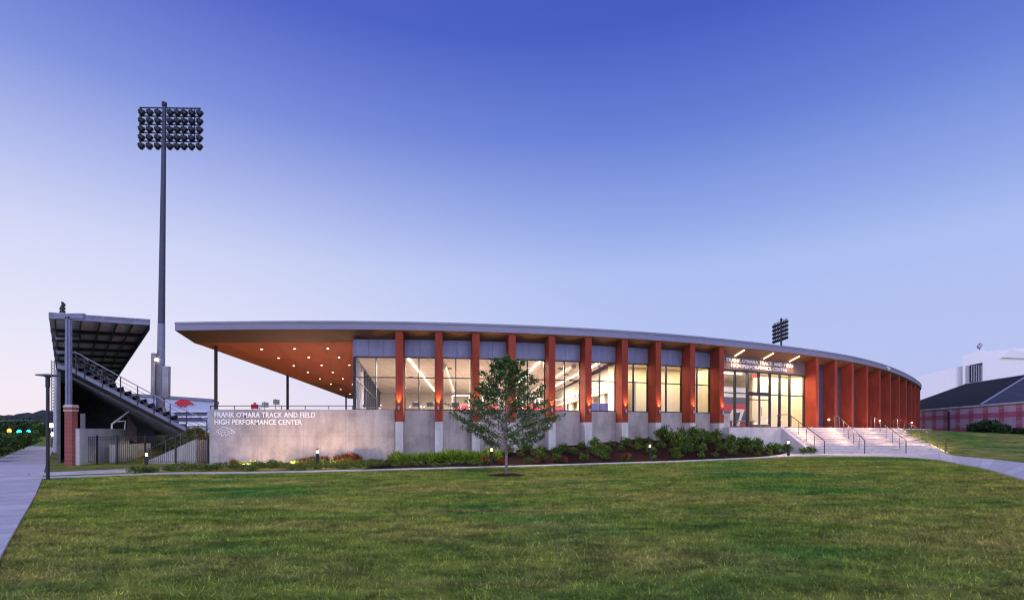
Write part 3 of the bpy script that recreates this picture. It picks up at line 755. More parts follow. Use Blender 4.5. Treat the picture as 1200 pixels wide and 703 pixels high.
def window_bay(p, q, z0, z1, mull, trans, glassmat, name='window', depth=.12, bw=.06, top_extra=None):
    fr, L = frame_between(p, q)
    m = MB(); 
    m.lbox(fr, 0, L, 0, depth, z0, z0 + bw, M['frame']); m.lbox(fr, 0, L, 0, depth, z1 - bw, z1, M['frame'])
    m.lbox(fr, 0, bw, .003, depth, z0 + bw, z1 - bw, M['frame']); m.lbox(fr, L - bw, L, .003, depth, z0 + bw, z1 - bw, M['frame'])
    for u in mull: m.lbox(fr, L * u - .03, L * u + .03, -.01, depth, z0 + bw, z1 - bw, M['frame'])
    for z in trans: m.lbox(fr, bw, L - bw, .002, depth - .003, z - .028, z + .028, M['frame'])
    w = m.build(name, B)
    gp = MB(); o, a, n = fr
    c = [(o[0] + a[0] * s + n[0] * .06, o[1] + a[1] * s + n[1] * .06) for s in (bw * .5, L - bw * .5)]
    gp.poly([(c[0][0], c[0][1], z0 + .02), (c[1][0], c[1][1], z0 + .02), (c[1][0], c[1][1], z1 - .02), (c[0][0], c[0][1], z1 - .02)], glassmat)
    gp.build('pane', w)
    return fr, L, w
def panel(fr, L, z0, z1, n):
    m = MB()
    for k in range(n): m.lbox(fr, L * k / n + .006, L * (k + 1) / n - .006, -.03, .1, z0, z1, M['zinc'])
    m.lbox(fr, 0, L, 0, .2, z0 + .01, z1, M['black'])
    m.build('metal_panel', B, bevel=.004)
stations = [(sC, finS[0] - .2)] + [(finS[i] + .2, finS[i + 1] - .2) for i in range(9)]
for i, (a, b) in enumerate(stations):
    p, q = E_(a, OFF - .03), E_(b, OFF - .03)
    fr, L, w = window_bay(p, q, SILL, WTOP, [.46 if i else .50], [TRANS], M['glass'])
    panel(fr, L, WTOP + .02, SOF + .01, 3 if i == 0 else 2)
# entrance recess
ea, eb = finS[9] + .2, finS[10] - .2
p, q = E_(ea, OFF), E_(eb, OFF)
fr, L = frame_between(p, q)
def onf(fr, s, t): o, a, n = fr; return (o[0] + a[0] * s + n[0] * t, o[1] + a[1] * s + n[1] * t)
def s_px_t(fr, pxv, t):
    return float(min(np.linspace(-2, 14, 3200), key=lambda s: abs(600 + 620 * onf(fr, s, t)[0] / onf(fr, s, t)[1] - pxv)))
def s_for_px(fr, pxv, L):
    ss2 = np.linspace(0, L, 1200); return float(min(ss2, key=lambda s: abs(600 + 620 * onf(fr, s, 0)[0] / onf(fr, s, 0)[1] - pxv)))
mull = [s_for_px(fr, v, L) / L for v in (862, 876.5, 890, 903, 914.5, 926)]
EZ0 = 1.88
m = MB(); bw = .07
m.lbox(fr, 0, L, 0, .14, EZ0, EZ0 + .05, M['frame']); m.lbox(fr, 0, L, 0, .14, WTOP - .08, WTOP, M['frame']); m.lbox(fr, 0, .1, .003, .14, EZ0 + .05, WTOP - .08, M['frame']); m.lbox(fr, L - .1, L, .003, .14, EZ0 + .05, WTOP - .08, M['frame'])
for i, u in enumerate(mull): m.lbox(fr, L * u - .045, L * u + .045, -.02, .16, EZ0 + (.05 if i != 2 else 2.5), WTOP - .08, M['frame'])
d0, d1 = mull[1] * L, mull[3] * L
m.lbox(fr, .1, L - .1, .002, .137, 4.32 - .035, 4.32 + .035, M['frame'])
m.lbox(fr, d0, d1, -.022, .15, 4.30, 4.46, M['frame'])
ent = m.build('entrance_glazing', B)
gp = MB(); c0, c1 = onf(fr, .05, .07), onf(fr, L - .05, .07); gp.poly([(c0[0], c0[1], EZ0), (c1[0], c1[1], EZ0), (c1[0], c1[1], WTOP - .04), (c0[0], c0[1], WTOP - .04)], M['glass']); gp.build('pane', ent)
dm = (d0 + d1) / 2
for k, (a, b) in enumerate(((d0 + .06, dm - .01), (dm + .01, d1 - .06))):
    m = MB(); z0, z1 = EZ0 + .03, 4.28
    m.lbox(fr, a, a + .07, -.03, .03, z0, z1, M['frame']); m.lbox(fr, b - .07, b, -.03, .03, z0, z1, M['frame']); m.lbox(fr, a + .07, b - .07, -.03, .03, z0, z0 + .18, M['frame']); m.lbox(fr, a + .07, b - .07, -.03, .03, z1 - .09, z1, M['frame'])
    m.lbox(fr, a + .07, b - .07, -.028, .028, 3.86, 3.93, M['frame'])
    dd = m.build('door', B)
    m = MB(); hx = b - .13 if k == 0 else a + .13; c = onf(fr, hx, -.09); m.tube([(c[0], c[1], 2.75), (c[0], c[1], 3.35)], .018, M['stain'], 8)
    for z in (2.8, 3.3):
        c2 = onf(fr, hx, -.03); m.tube([(c[0], c[1], z), (c2[0], c2[1], z)], .012, M['stain'], 6)
    m.build('handle', dd)
m = MB(); m.lbox(fr, 0, L, -.05, .2, WTOP + .02, SOF + .01, M['header'])
hd = m.build('entrance_header', B)
f0 = onf(fr, 0, -.09)
sA = s_for_px(fr, 850, L); sB = s_for_px(fr, 928, L); c = onf(fr, sA, -.075)
text_mesh("FRANK O'MARA TRACK AND FIELD", .36, M['letter'], 'lettering', hd, (c[0], c[1], 6.50), (fr[1][0], fr[1][1], 0), (-fr[2][0], -fr[2][1], 0), .02, .006, 1.0, width=(sB - sA))
sA2 = s_for_px(fr, 855, L); sB2 = s_for_px(fr, 921, L); c = onf(fr, sA2, -.075)
text_mesh("HIGH PERFORMANCE CENTER", .36, M['letter'], 'lettering', hd, (c[0], c[1], 6.12), (fr[1][0], fr[1][1], 0), (-fr[2][0], -fr[2][1], 0), .02, .006, 1.0, width=(sB2 - sA2))
for o_ in [o for o in bpy.data.objects if o.parent == hd and o.name.startswith('lettering')]:
    o_.data.transform(Matrix.Translation(-B.location))if False else None
# those letters hang on the header, whose own parent carries an offset
for o_ in [o for o in bpy.data.objects if o.parent == hd]:
    o_.data.transform(Matrix.Translation(-B.location))
EFR = fr; EL = L
# linear lamps in the entrance soffit
for sp in (.20, .50, .80):
    s = ea + (eb - ea) * sp; a0, b0 = E_(s, .2), E_(s, .98)
    f2, L2 = frame_between(a0, b0); za, zb_ = EDGEZ - .2 * .4 - .02, EDGEZ - .98 * .4 - .02
    m = MB(); o, a, n = f2
    R4 = [onf(f2, 0, -.05), onf(f2, L2, -.05), onf(f2, L2, .05), onf(f2, 0, .05)]
    m.prism(R4, [za - .03, zb_ - .03, zb_ - .03, za - .03], [za, zb_, zb_, za], M['exled']); m.build('soffit_lamp', roof)
    mid = E_(s, .6); lamp('SPOT', (mid[0], mid[1], 6.9), 190, (1, .55, .25), 'soffit_lamp_light', angle=140, blend=.6, radius=.2, target=(mid[0], mid[1], 0))
# facade right of the entrance: walls with narrow dark windows
m = MB(); w2 = np.concatenate([np.arange(eb + .2, 104, 1.5), [104]])
for a, b in zip(w2[:-1], w2[1:]):
    f3, L3 = frame_between(E_(a, OFF + .02), E_(b, OFF + .02)); m.lbox(f3, 0, L3 + .01, 0, .25, .6, SOF + .01, M['deep'])
m.build('metal_wall', B)
for i in range(10, 20):
    a, b = finS[i] + .4, min(finS[i] + 1.6, finS[i + 1] - .4)
    window_bay(E_(a, OFF - .06), E_(b, OFF - .06), 3.0 if i % 2 else 3.6, 5.9, [], [4.6], M['darkglass'], depth=.06)
# outer back walls of the building
m = MB()
bw_ = [E_(sC, OFF + .3), (-15.4, 62), (-20.4, 87), (-16, 92), (55, 95), E_(104, OFF + .3)]
for (a, b) in zip(bw_[:-1], bw_[1:]):
    if a == bw_[0]: continue
    f3, L3 = frame_between(a, b); m.lbox(f3, 0, L3, 0, .25, 0, SOF + .01, M['conc'])
m.build('rear_wall', B)
# west glass wall, seen through the corner bay
wa, wb = E_(sC, OFF + .02), (-15.4, 62)
f4, L4 = frame_between(wa, wb); m = MB()
m.lbox(f4, 0, L4, -.1, .1, -1, SILL, M['conc']); m.lbox(f4, 0, L4, -.1, .1, WTOP, SOF + .01, M['zinc'])
nn = 12
for k in range(nn + 1): m.lbox(f4, max(0, L4 * k / nn - .05), L4 * k / nn + .05, -.09, .09, SILL, WTOP, M['frame'] if k < 1 or k > 2 else M['bluewall'])
m.lbox(f4, 0, L4, -.06, .06, TRANS - .03, TRANS + .03, M['frame'])
wwall = m.build('side_wall', B)
gp = MB(); c0, c1 = onf(f4, 0, 0), onf(f4, L4, 0); gp.poly([(c0[0], c0[1], SILL), (c1[0], c1[1], SILL), (c1[0], c1[1], WTOP), (c0[0], c0[1], WTOP)], M['glass']); gp.build('pane', wwall)

# ---- interior
CE = 6.0
DIRX, DIRY = -.084, 1.
fpts = [E_(s, OFF + .32) for s in np.arange(sC, 27.2, .95)]
rightA = E_(27.1, OFF + .35); rightB = (rightA[0] + DIRX * 28, 62)
m = MB(); ring = fpts + [rightB, (-15.2, 61.8)]
m.poly([(x, y, FLOOR + .03) for x, y in ring], M['floor']); m.build('gym_floor', B)
m = MB(); m.poly([(x, y, CE) for x, y in ring][::-1], M['ceil']); m.build('gym_ceiling', B)
m = MB(); m.box(-15.4, 8, 61.6, 61.8, FLOOR, CE, M['inwall'])
for x in np.arange(-14, 6, 2.4): m.box(x, x + 1.2, 61.5, 61.595, FLOOR, 3.6, M['tan'])
m.build('gym_end_wall', B)
f5, L5 = frame_between(rightA, rightB)
# side wall with a deep lettered band on top and openings below
m = MB(); m.lbox(f5, 0, L5, -.2, 0, 4.7, CE, M['inwall']); m.lbox(f5, 0, 1.5, -.2, 0, FLOOR, 4.69, M['cream'])
for k in range(1, 7): m.lbox(f5, k * 4., k * 4. + 1.3, -.2, 0, FLOOR, 4.69, M['inwall'])
m.lbox(f5, .5, L5, -1.2, -1.1, FLOOR, 4.9, M['cream'])
gw = m.build('gym_side_wall', B)
m = MB(); m.lbox(f5, 1.2, 26.5, .004, .14, 4.32, 5.1, M['white']); m.lbox(f5, 1.2, 26.5, .004, .17, 4.24, 4.315, M['tan']); m.build('lettered_band', B)
o5, a5, n5 = f5; cst = onf(f5, 23.2, .15)
text_mesh("ARKANSAS RAZORBACKS", .7, M['steel'], 'band_lettering', B, (cst[0], cst[1], 4.46), (-a5[0], -a5[1], 0), (n5[0], n5[1], 0), .01, .004, 1.05, width=18.6)
for (vx_, vy_) in ((-7.4, 36), (-4.4, 37), (-.4, 38), (3.4, 37), (4.2, 41), (4.9, 45), (-.9, 44), (-8.2, 43), (3.0, 50)):
    m = MB(); m.lathe([(.16, 0), (.22, .02), (.22, .06)], M['frame'], 12, (vx_, vy_, CE - .065)); m.build('ceiling_speaker', B)
for xx_ in (-4.3, .1, 3.9):
    m = MB(); m.tube([(xx_, 33.5, CE - .3), (xx_ - .084 * 22, 55.5, CE - .3)], .16, M['inwall'], 10); m.build('air_duct', B)
# ceiling strips (real lamps)
for i, (x0, y0) in enumerate(((-6.25, 31.9), (-2.35, 32.4), (1.75, 33.4), (5.55, 34.8))):
    m = MB(); k = 0; y = y0
    while y < 58:
        xa = x0 + DIRX * (y - y0); xb = x0 + DIRX * (y + 2.2 - y0)
        m.prism([(xa - .045, y), (xa + .045, y), (xb + .045, y + 2.2), (xb - .045, y + 2.2)], CE - .07, CE - .02, M['led']); y += 2.55
    m.build('ceiling_lamp', B)
    for yy in (36, 43, 51):
        lamp('AREA', (x0 + DIRX * (yy - y0), yy, CE - .12), 1250 if i < 3 else 300, (1, .82, .62), 'ceiling_lamp_light', rot=(0, 0, 0), size=.3, size_y=6)
# office rooms behind the blinds
sb_, eb_ = 27.3, ea - .1
ring = [E_(s, OFF + .3) for s in np.linspace(sb_, eb_, 8)]; back = [E_(s, OFF + 2.2) for s in np.linspace(sb_, eb_, 8)]
m = MB()
for i in range(7):
    f6, L6 = frame_between(back[i], back[i + 1]); m.lbox(f6, 0, L6 + .01, 0, .1, FLOOR, CE, M['cream'])
    m.poly([(*ring[i], FLOOR + .03), (*ring[i + 1], FLOOR + .03), (*back[i + 1], FLOOR + .03), (*back[i], FLOOR + .03)], M['floor'])
    m.poly([(*ring[i], CE), (*back[i], CE), (*back[i + 1], CE), (*ring[i + 1], CE)], M['cream'])
for s in (sb_, eb_):
    f6, L6 = frame_between(E_(s, OFF + .3), E_(s, OFF + 2.2)); m.lbox(f6, 0, L6, -.05, .05, FLOOR, CE, M['cream'])
m.build('office_wall', B)
for s in np.linspace(sb_ + .9, eb_ - .9, 5):
    c = E_(s, OFF + .9); lamp('AREA', (c[0], c[1], CE - .06), 44, (1, .80, .50), 'office_lamp_light', rot=(0, 0, R(20)), size=1.1)
# lobby
ring = [onf(EFR, 0, .16), onf(EFR, EL, .16), onf(EFR, EL, 6.5), onf(EFR, 0, 6.5)]
m = MB(); m.poly([(x, y, EZ0 - .01) for x, y in ring], M['slab']); m.build('lobby_floor', B)
m = MB(); m.poly([(x, y, CE - .01) for x, y in ring][::-1], M['ceil']); m.build('lobby_ceiling', B)
m = MB(); m.lbox(EFR, 0, EL, 6.5, 6.6, EZ0, CE, M['inwall']); m.lbox(EFR, -.1, 0, .16, 6.6, EZ0, CE, M['inwall']); m.lbox(EFR, EL, EL + .1, .16, 6.6, EZ0, CE, M['cream'])
m.lbox(EFR, EL * .60, EL, 1.5, 1.6, EZ0, CE, M['cream']); m.build('lobby_wall', B)
# graphic wall
g0, g1 = s_px_t(EFR, 845, 1.5), s_px_t(EFR, 874, 1.5)
m = MB(); m.lbox(EFR, g0, g1, 1.5, 1.58, EZ0, 4.9, M['white']); m.lbox(EFR, g0, g1, 1.482, 1.498, 3.62, 4.15, M['navy']); m.lbox(EFR, g0, g1, 1.482, 1.498, 3.12, 3.615, M['red']); m.lbox(EFR, g0, g1, 1.482, 1.498, 2.15, 3.115, M['navy']); m.lbox(EFR, g0, g1, 1.482, 1.498, EZ0, 2.145, M['red'])
m.build('graphic_wall', B)
c = onf(EFR, s_px_t(EFR, 852, 1.42), 1.42); text_mesh("47", 1.75, M['white'], 'wall_number', B, (c[0], c[1], 2.02), (EFR[1][0], EFR[1][1], 0), (-EFR[2][0], -EFR[2][1], 0), .02, .04, .95, width=s_px_t(EFR, 872.5, 1.42) - s_px_t(EFR, 852, 1.42))
for u in (.42, .5, .56):
    m = MB(); m.lbox(EFR, EL * u - .12, EL * u + .12, 4.2, 4.4, EZ0, CE, M['bluewall']); m.build('lobby_column', B)
for u, t in ((.12, 1.2), (.12, 3.4), (.38, 1.6), (.38, 3.8)):
    m = MB(); m.lbox(EFR, EL * u - 1., EL * u + 1., t - .06, t + .06, CE - .08, CE - .02, M['led']); m.build('lobby_lamp', B)
for u, t, e in ((.2, 1.3, 150), (.2, 4., 170), (.45, 3.2, 170), (.8, .85, 110), (.68, .85, 90), (.92, .85, 90)):
    c = onf(EFR, EL * u, t); lamp('AREA', (c[0], c[1], CE - .1), e, (1, .8, .5), 'lobby_lamp_light', rot=(0, 0, 0), size=.9)
m = MB(); cs = s_px_t(EFR, 885, .5); m.lbox(EFR, cs - .2, cs + .2, .5, .56, 5.60, 5.80, M['exitm']); ex = m.build('exit_sign', B)
c = onf(EFR, cs - .15, .49); tt = text_mesh("EXIT", .18, M['white'], 'sign_text', ex, (c[0], c[1], 5.635), (EFR[1][0], EFR[1][1], 0), (-EFR[2][0], -EFR[2][1], 0), .004, .002); tt.data.transform(Matrix.Translation(-B.location))
# small dome camera on the fascia
s = float(s_at_px(1039, 0)); f7 = frame_at(s, -.05); m = MB(); c = onf(f7, 0, -.12)
m.lbox(f7, -.06, .06, -.1, .05, 7.55, 7.68, M['white']); m.lathe([(.02, -.16), (.11, -.1), (.14, 0), (.14, .05)], M['white'], 12, (c[0], c[1], 7.5)); m.build('security_camera', B)

# bench in the lobby, gym machines
bt = thing('bench', (*onf(EFR, 2.4, .95), EZ0), 'orange wooden bench behind the entrance glass below the number 47', 'bench')
m = MB(); m.lbox(EFR, 1.7, 5.0, .5, .9, 2.30, 2.38, M['wood']); m.build('seat', bt)
for s0 in (1.8, 4.7):
    m = MB(); m.lbox(EFR, s0, s0 + .16, .54, .86, EZ0 - .01, 2.298, M['wood']); m.build('leg', bt)
def treadmill(x, y, rz, label):
    t = thing('treadmill', (x, y, FLOOR + .03), label, 'treadmill', 'exercise machines along the gym windows'); 
    o = Vector((x, y, FLOOR + .03))
    def V(a, b, c): return (o.x + a, o.y + b, o.z + c)
    m = MB(); m.box(o.x - .38, o.x + .38, o.y - .9, o.y + .9, o.z, o.z + .2, M['black']); m.build('running_deck', t, bevel=.02)
    for sx in (-.36, .36):
        m = MB(); m.tube([V(sx, .75, .2), V(sx, .85, 1.35)], .035, M['galv'], 8); m.build('upright', t)
    m = MB(); m.tube([V(-.36, .85, 1.3), V(-.36, .3, 1.2)], .025, M['galv'], 6); m.tube([V(.36, .85, 1.3), V(.36, .3, 1.2)], .025, M['galv'], 6); m.build('handrail', t)
    m = MB(); m.prism([(o.x - .2, o.y + .8), (o.x + .2, o.y + .8), (o.x + .26, o.y + .9), (o.x - .26, o.y + .9)], o.z + 1.3, o.z + 1.6, M['black']); m.build('console', t, bevel=.02)
for i, (p_, lab) in enumerate(((485, 'black treadmill behind the glass just right of the first red fin'), (501, 'black treadmill behind the glass just left of the second red fin'), (531, 'black treadmill behind the glass between the second and third fins'))):
    treadmill(at(p_, 34.), 34. + .3 * i, 0, lab)
def bag(p_, y, lab, mat):
    t = thing('padded_rack', (at(p_, y), y, FLOOR + .03), lab, 'exercise rack', 'red padded racks in the gym'); x = at(p_, y)
    for sx in (-.6, .6):
        m = MB(); m.box(x + sx - .05, x + sx + .05, y - .05, y + .05, FLOOR + .03, 4.2, M['galv']); m.build('upright', t)
    m = MB(); m.box(x - .6, x + .6, y - .04, y + .04, 4.1, 4.2, M['galv']); m.build('crossbar', t)
    m = MB(); m.box(x - .5, x + .5, y - .12, y + .12, 3.0, 3.5, mat); m.build('pad', t, bevel=.04)
for p_, y, lab in ((540, 38, 'steel gym rack with red pad left of the small tree crown'), (575, 40, 'steel gym rack with red pad behind the left half of the tree crown'), (604, 41, 'steel gym rack with red pad behind the fourth fin'), (622, 38, 'steel gym rack with red pad between the tree crown and the fifth fin'), (636, 42, 'far steel gym rack with red pad just left of the fifth fin'), (655, 43, 'far steel gym rack with red pad just right of the fifth fin')):
    bag(p_, y, lab, M['red'])
bt2 = MB(); x0 = at(436, 33.2); y0 = 33.2
t = thing('exercise_bench', (x0, y0, FLOOR + .03), 'low padded exercise bench behind the corner glass left of the first fin', 'exercise bench')
m = MB(); m.box(x0 - .55, x0 + .55, y0 - .2, y0 + .2, 3.1, 3.25, M['black']); m.build('pad', t, bevel=.03)
m = MB(); 
for sx in (-.5, .42): m.box(x0 + sx, x0 + sx + .08, y0 - .15, y0 + .15, FLOOR + .03, 3.098, M['galv'])
m.build('frame', t)
cx, cy = at(707, 37.2), 37.2
t = thing('display_board', (cx, cy, FLOOR + .03), 'blue display board standing in the gym below the lettered band', 'display')
m = MB(); m.box(cx - .95, cx + .5, cy - .04, cy + .04, 2.5, 3.55, simple('display_blue', (.05, .06, .3), .4)); m.build('screen', t, bevel=.01)
m = MB(); m.box(cx - .3, cx - .2, cy, cy + .06, FLOOR + .03, 2.6, M['black']); m.box(cx - .6, cx + .1, cy - .2, cy + .2, FLOOR + .03, FLOOR + .06, M['black']); m.build('stand', t)

# ------------------------------------------------------------------ stairs and platform
TOP = [E_(s_at_px(p_, 0), -1.7) for p_ in (893, 937, 982, 1017)]
tops = [(16.7, 35.4)] + TOP[1:]
s1, s2 = s_at_px(893, 0), s_at_px(1024, 0)
def top_pt(u): return E_(s1 + (s2 - s1) * u, -1.7)
def bot_pt(u): return (19.6 + (28.0 - 19.6) * u, 34.1)
PLZ = 1.86
m = MB(); ns = 11
for k in range(ns):
    t0, t1 = k / ns, (k + 1) / ns; z0 = .15 + (PLZ - .15) * k / ns; z1 = .15 + (PLZ - .15) * (k + 1) / ns
    us = np.linspace(0, 1, 13)
    def pt(u, t): a, b = bot_pt(u), top_pt(u); return (a[0] + (b[0] - a[0]) * t, a[1] + (b[1] - a[1]) * t)
    for ua, ub in zip(us[:-1], us[1:]):
        A, Bq, C, D = pt(ua, t0), pt(ub, t0), pt(ub, t1), pt(ua, t1)
        m.poly([(*A, z0), (*Bq, z0), (*Bq, z1 - .035), (*A, z1 - .035)], M['step']); m.poly([(*A, z1 - .035), (*Bq, z1 - .035), (*Bq, z1), (*A, z1)], M['step_line'])  # darker strip added at each riser top to bring out the step lines
        m.poly([(*A, z1), (*Bq, z1), (*C, z1), (*D, z1)], M['step'])
    for u in (0, 1):
        A, D = pt(u, t0), pt(u, t1); q = [(*A, -1), (*D, -1), (*D, z1), (*A, z1)]; m.poly(q if u else q[::-1], M['step'])
stairs = m.build('stairs'); tag(stairs, 'wide pale concrete stairs rising from the plaza to the entrance', 'stairs')
pl = MB(); fr_ = [E_(s, -1.7) for s in np.linspace(s1, s2, 14)]
bk = [E_(s, OFF + .05) for s in np.linspace(s2 + 1.2, finS[9] + .25, 16)]
ringp = [(14.45, 35.15)] + fr_ + bk
pl.prism(ringp, -.8, PLZ - .004, M['step']); tag(pl.build('entrance_platform'), 'raised concrete landing between the stairs and the glass entrance', 'landing')
# right side apron along the fins
m = MB(); a1 = [E_(s, -1.1) for s in np.linspace(s2 + .8, 92, 20)]; a2 = [E_(s, OFF + .02) for s in np.linspace(92, s2 + 1.2, 20)]
m.prism(a1 + a2, .3, 1.85, M['step']); struct(m, 'apron_pavement')
# sloping cheek wall at the left of the stairs
m = MB(); A, Bt = top_pt(0), bot_pt(0)
dx, dy = -.30 * .6, -.30 * .8
m.frustum([(Bt[0] - .28, Bt[1] - .05, -.6), (Bt[0], Bt[1] - .05, -.6), (A[0], A[1], -.6), (A[0] - .28, A[1], -.6)], [(Bt[0] - .28, Bt[1] - .05, .2), (Bt[0], Bt[1] - .05, .2), (A[0], A[1], PLZ + .03), (A[0] - .28, A[1], PLZ + .03)], M['step'])
tag(m.build('cheek_wall'), 'low sloping concrete wall along the left edge of the stairs behind the shrubs', 'wall')
# handrails
railL = ['dark metal handrail on the left edge of the stairs beside the shrubs', 'dark metal handrail in the middle of the stairs, second from the left', 'dark metal handrail in the middle of the stairs, third from the left', 'dark metal handrail on the right edge of the stairs beside the grass']
for i, u in enumerate((.03, .36, .68, .985)):
    a = Vector((*bot_pt(u), .15)); b = Vector((*top_pt(u), PLZ)); fr0 = b + (b - a).normalized() * .0
    t = thing('handrail', tuple(a), railL[i], 'handrail', None)
    H_ = .88; lv = Vector((top_pt(u)[0] - bot_pt(u)[0], top_pt(u)[1] - bot_pt(u)[1], 0)).normalized()
    a2 = a - lv * .3; e2 = b + lv * .9
    m = MB(); m.tube([a2 + Vector((0, 0, .0)), a2 + Vector((0, 0, H_ - .05)), a2 + Vector((0, 0, H_)) + lv * .05, b + Vector((0, 0, H_)), e2 + Vector((0, 0, H_)), e2 + Vector((0, 0, 0))], .027, M['stain'], 8); m.build('rail', t)
    nposts = 4 + (i > 0) + (i > 2)
    for k in range(nposts):
        f = (k + .7) / nposts; p_ = a + (b - a) * f; m = MB(); m.box(p_.x - .018, p_.x + .018, p_.y - .018, p_.y + .018, p_.z - .03, p_.z + H_ - .01, M['steel']); m.build('post', t)
        q_ = a + (b - a) * min(1, f + .45 / nposts); lamp('POINT', (q_.x + (.4 if i == 0 else -.5), q_.y - .1, q_.z + .62), 44, (1, .56, .34), 'rail_lamp_light', radius=.06)
# warm LED edging along the grass side
m = MB(); lv = []
for k in range(ns):
    t0, t1 = k / ns, (k + 1) / ns; A, D = bot_pt(1), top_pt(1)
    a = (A[0] + (D[0] - A[0]) * t0 + .04, A[1] + (D[1] - A[1]) * t0); b = (A[0] + (D[0] - A[0]) * t1 + .04, A[1] + (D[1] - A[1]) * t1); z = .15 + (PLZ - .15) * (k + 1) / ns
    m.prism([(a[0], a[1]), (a[0] + .03, a[1]), (b[0] + .03, b[1]), (b[0], b[1])], [z - .1, z - .1, z + .05, z + .05], [z - .08, z - .08, z + .07, z + .07], M['warm'])
tag(m.build('edge_light_strip'), 'warm glowing light strip along the grass side of the stairs', 'light')
for k in (.15, .4, .65, .9):
    A, D = bot_pt(1), top_pt(1); lamp('POINT', (A[0] + (D[0] - A[0]) * k + .3, A[1] + (D[1] - A[1]) * k, .15 + 1.7 * k + .35), 7, (1, .6, .22), 'edge_strip_light', radius=.1)

# ------------------------------------------------------------------ bollards
bl = None
blab = ['lit black bollard at the left end by the picket gate', 'lit black bollard before the sign wall and copper grasses', 'lit black bollard behind the small tree trunk', 'lit black bollard in the middle of the green shrubs', 'lit black bollard at the foot of the stairs beside the last shrubs']
for i, (p_, yb) in enumerate(((171.5, 555.5), (372, 549.5), (576, 546), (761.7, 539), (924, 533.5))):
    d = (25.0, 26.6, 26.6, 28.2, 31.6)[i]; x = at(p_, d); z = gz(x, d)
    if bl is None:
        bl = thing('bollard_lamp', (x, d, z), blab[0], 'bollard', 'lit bollards along the front path')
        m = MB(); m.lathe([(.075, -.1), (.075, .76), (.05, .765)], M['black'], 14, (x, d, z)); m.build('post', bl)
        m = MB(); m.lathe([(.045, .765), (.045, .90)], M['bol'], 12, (x, d, z)); m.build('lens', bl)
        m = MB(); m.lathe([(.045, .90), (.08, .905), (.08, .96), (.07, .98)], M['black'], 14, (x, d, z)); m.build('cap', bl)
    else: copy_tree(bl, None, (x, d, z), 0, None, blab[i])
    lamp('POINT', (x, d + .14, z + .84), 26 if i != 1 else 30, (1, .68, .36), 'bollard_light', radius=.05)
# added spots, not real fixtures, to wash the sign wall with warm light
for p_ in (290, 345, 390):
    x = at(p_, 28.2); m = MB(); m.lathe([(.07, 0), (.09, .12), (.07, .12)], M['black'], 10, (x, 27.8, gz(x, 27.8) + .03)); m.lathe([(.06, .12), (.06, .13)], M['warm'], 10, (x, 27.8, gz(x, 27.8) + .03))
    tag(m.build('added_wash_spot'), {290: 'small ground spotlight at the left of the sign wall', 345: 'small ground spotlight left of the second bollard', 390: 'small ground spotlight right of the second bollard'}[p_], 'spotlight')
    lamp('SPOT', (x, 27.8, gz(x, 27.8) + .25), 360, (1, .62, .36), 'added_wash_light', angle=125, blend=1., radius=.05, target=(x, 30.8, .6))
m = MB(); x = at(272, 30.0); m.lathe([(.02, 0), (.14, .06), (.17, .16), (.13, .26), (.03, .3)], simple('terracotta', (.35, .11, .05), .8), 14, (x, 30.0, gz(x, 30) + .03)); tag(m.build('clay_ball', smooth=True), 'small round terracotta ball at the left foot of the sign wall', 'garden ornament')

# ------------------------------------------------------------------ street lamp on the left
lx, ly = at(56, 20.7), 20.7; lz = gz(lx, ly)
t = thing('street_lamp', (lx, ly, lz), 'slim dark lamp post with a flat disc head beside the sidewalk at far left', 'street lamp')
m = MB(); m.lathe([(.11, -.1), (.11, .06), (.062, .08), (.058, 3.65), (.075, 3.66), (.075, 4.0), (.05, 4.02)], M['frame'], 16, (lx, ly, lz)); m.build('pole', t)
m = MB(); m.lathe([(.05, 4.0), (.12, 4.07), (.38, 4.10), (.38, 4.13), (.1, 4.17)], M['steel'], 24, (lx, ly, lz)); m.build('lamp_head', t)

# ------------------------------------------------------------------ picket fence and gate
fn = thing('picket_fence', (at(98, 31), 31, -.35), 'black metal picket fence closing the gap between the stand and the sign wall', 'fence')
yF = 31.2; x0, x1 = at(99, yF), at(245, yF); zb = -.3; zt = 1.28
m = MB()
for z in (zb + .1, zt - .18, zt - .02): m.box(x0, x1, yF - .015, yF + .015, z - .015, z + .015, M['black'])
x = x0
while x < x1: m.box(x - .007, x + .007, yF - .007, yF + .007, zb + .05, zt, M['black']); x += .115
m.build('picket_panel', fn)
for p_ in (100, 114, 137.5, 170, 206, 244):
    x = at(p_, yF); m = MB(); m.box(x - .035, x + .035, yF - .035, yF + .035, zb - .3, zt + .08, M['black']); m.build('post', fn)

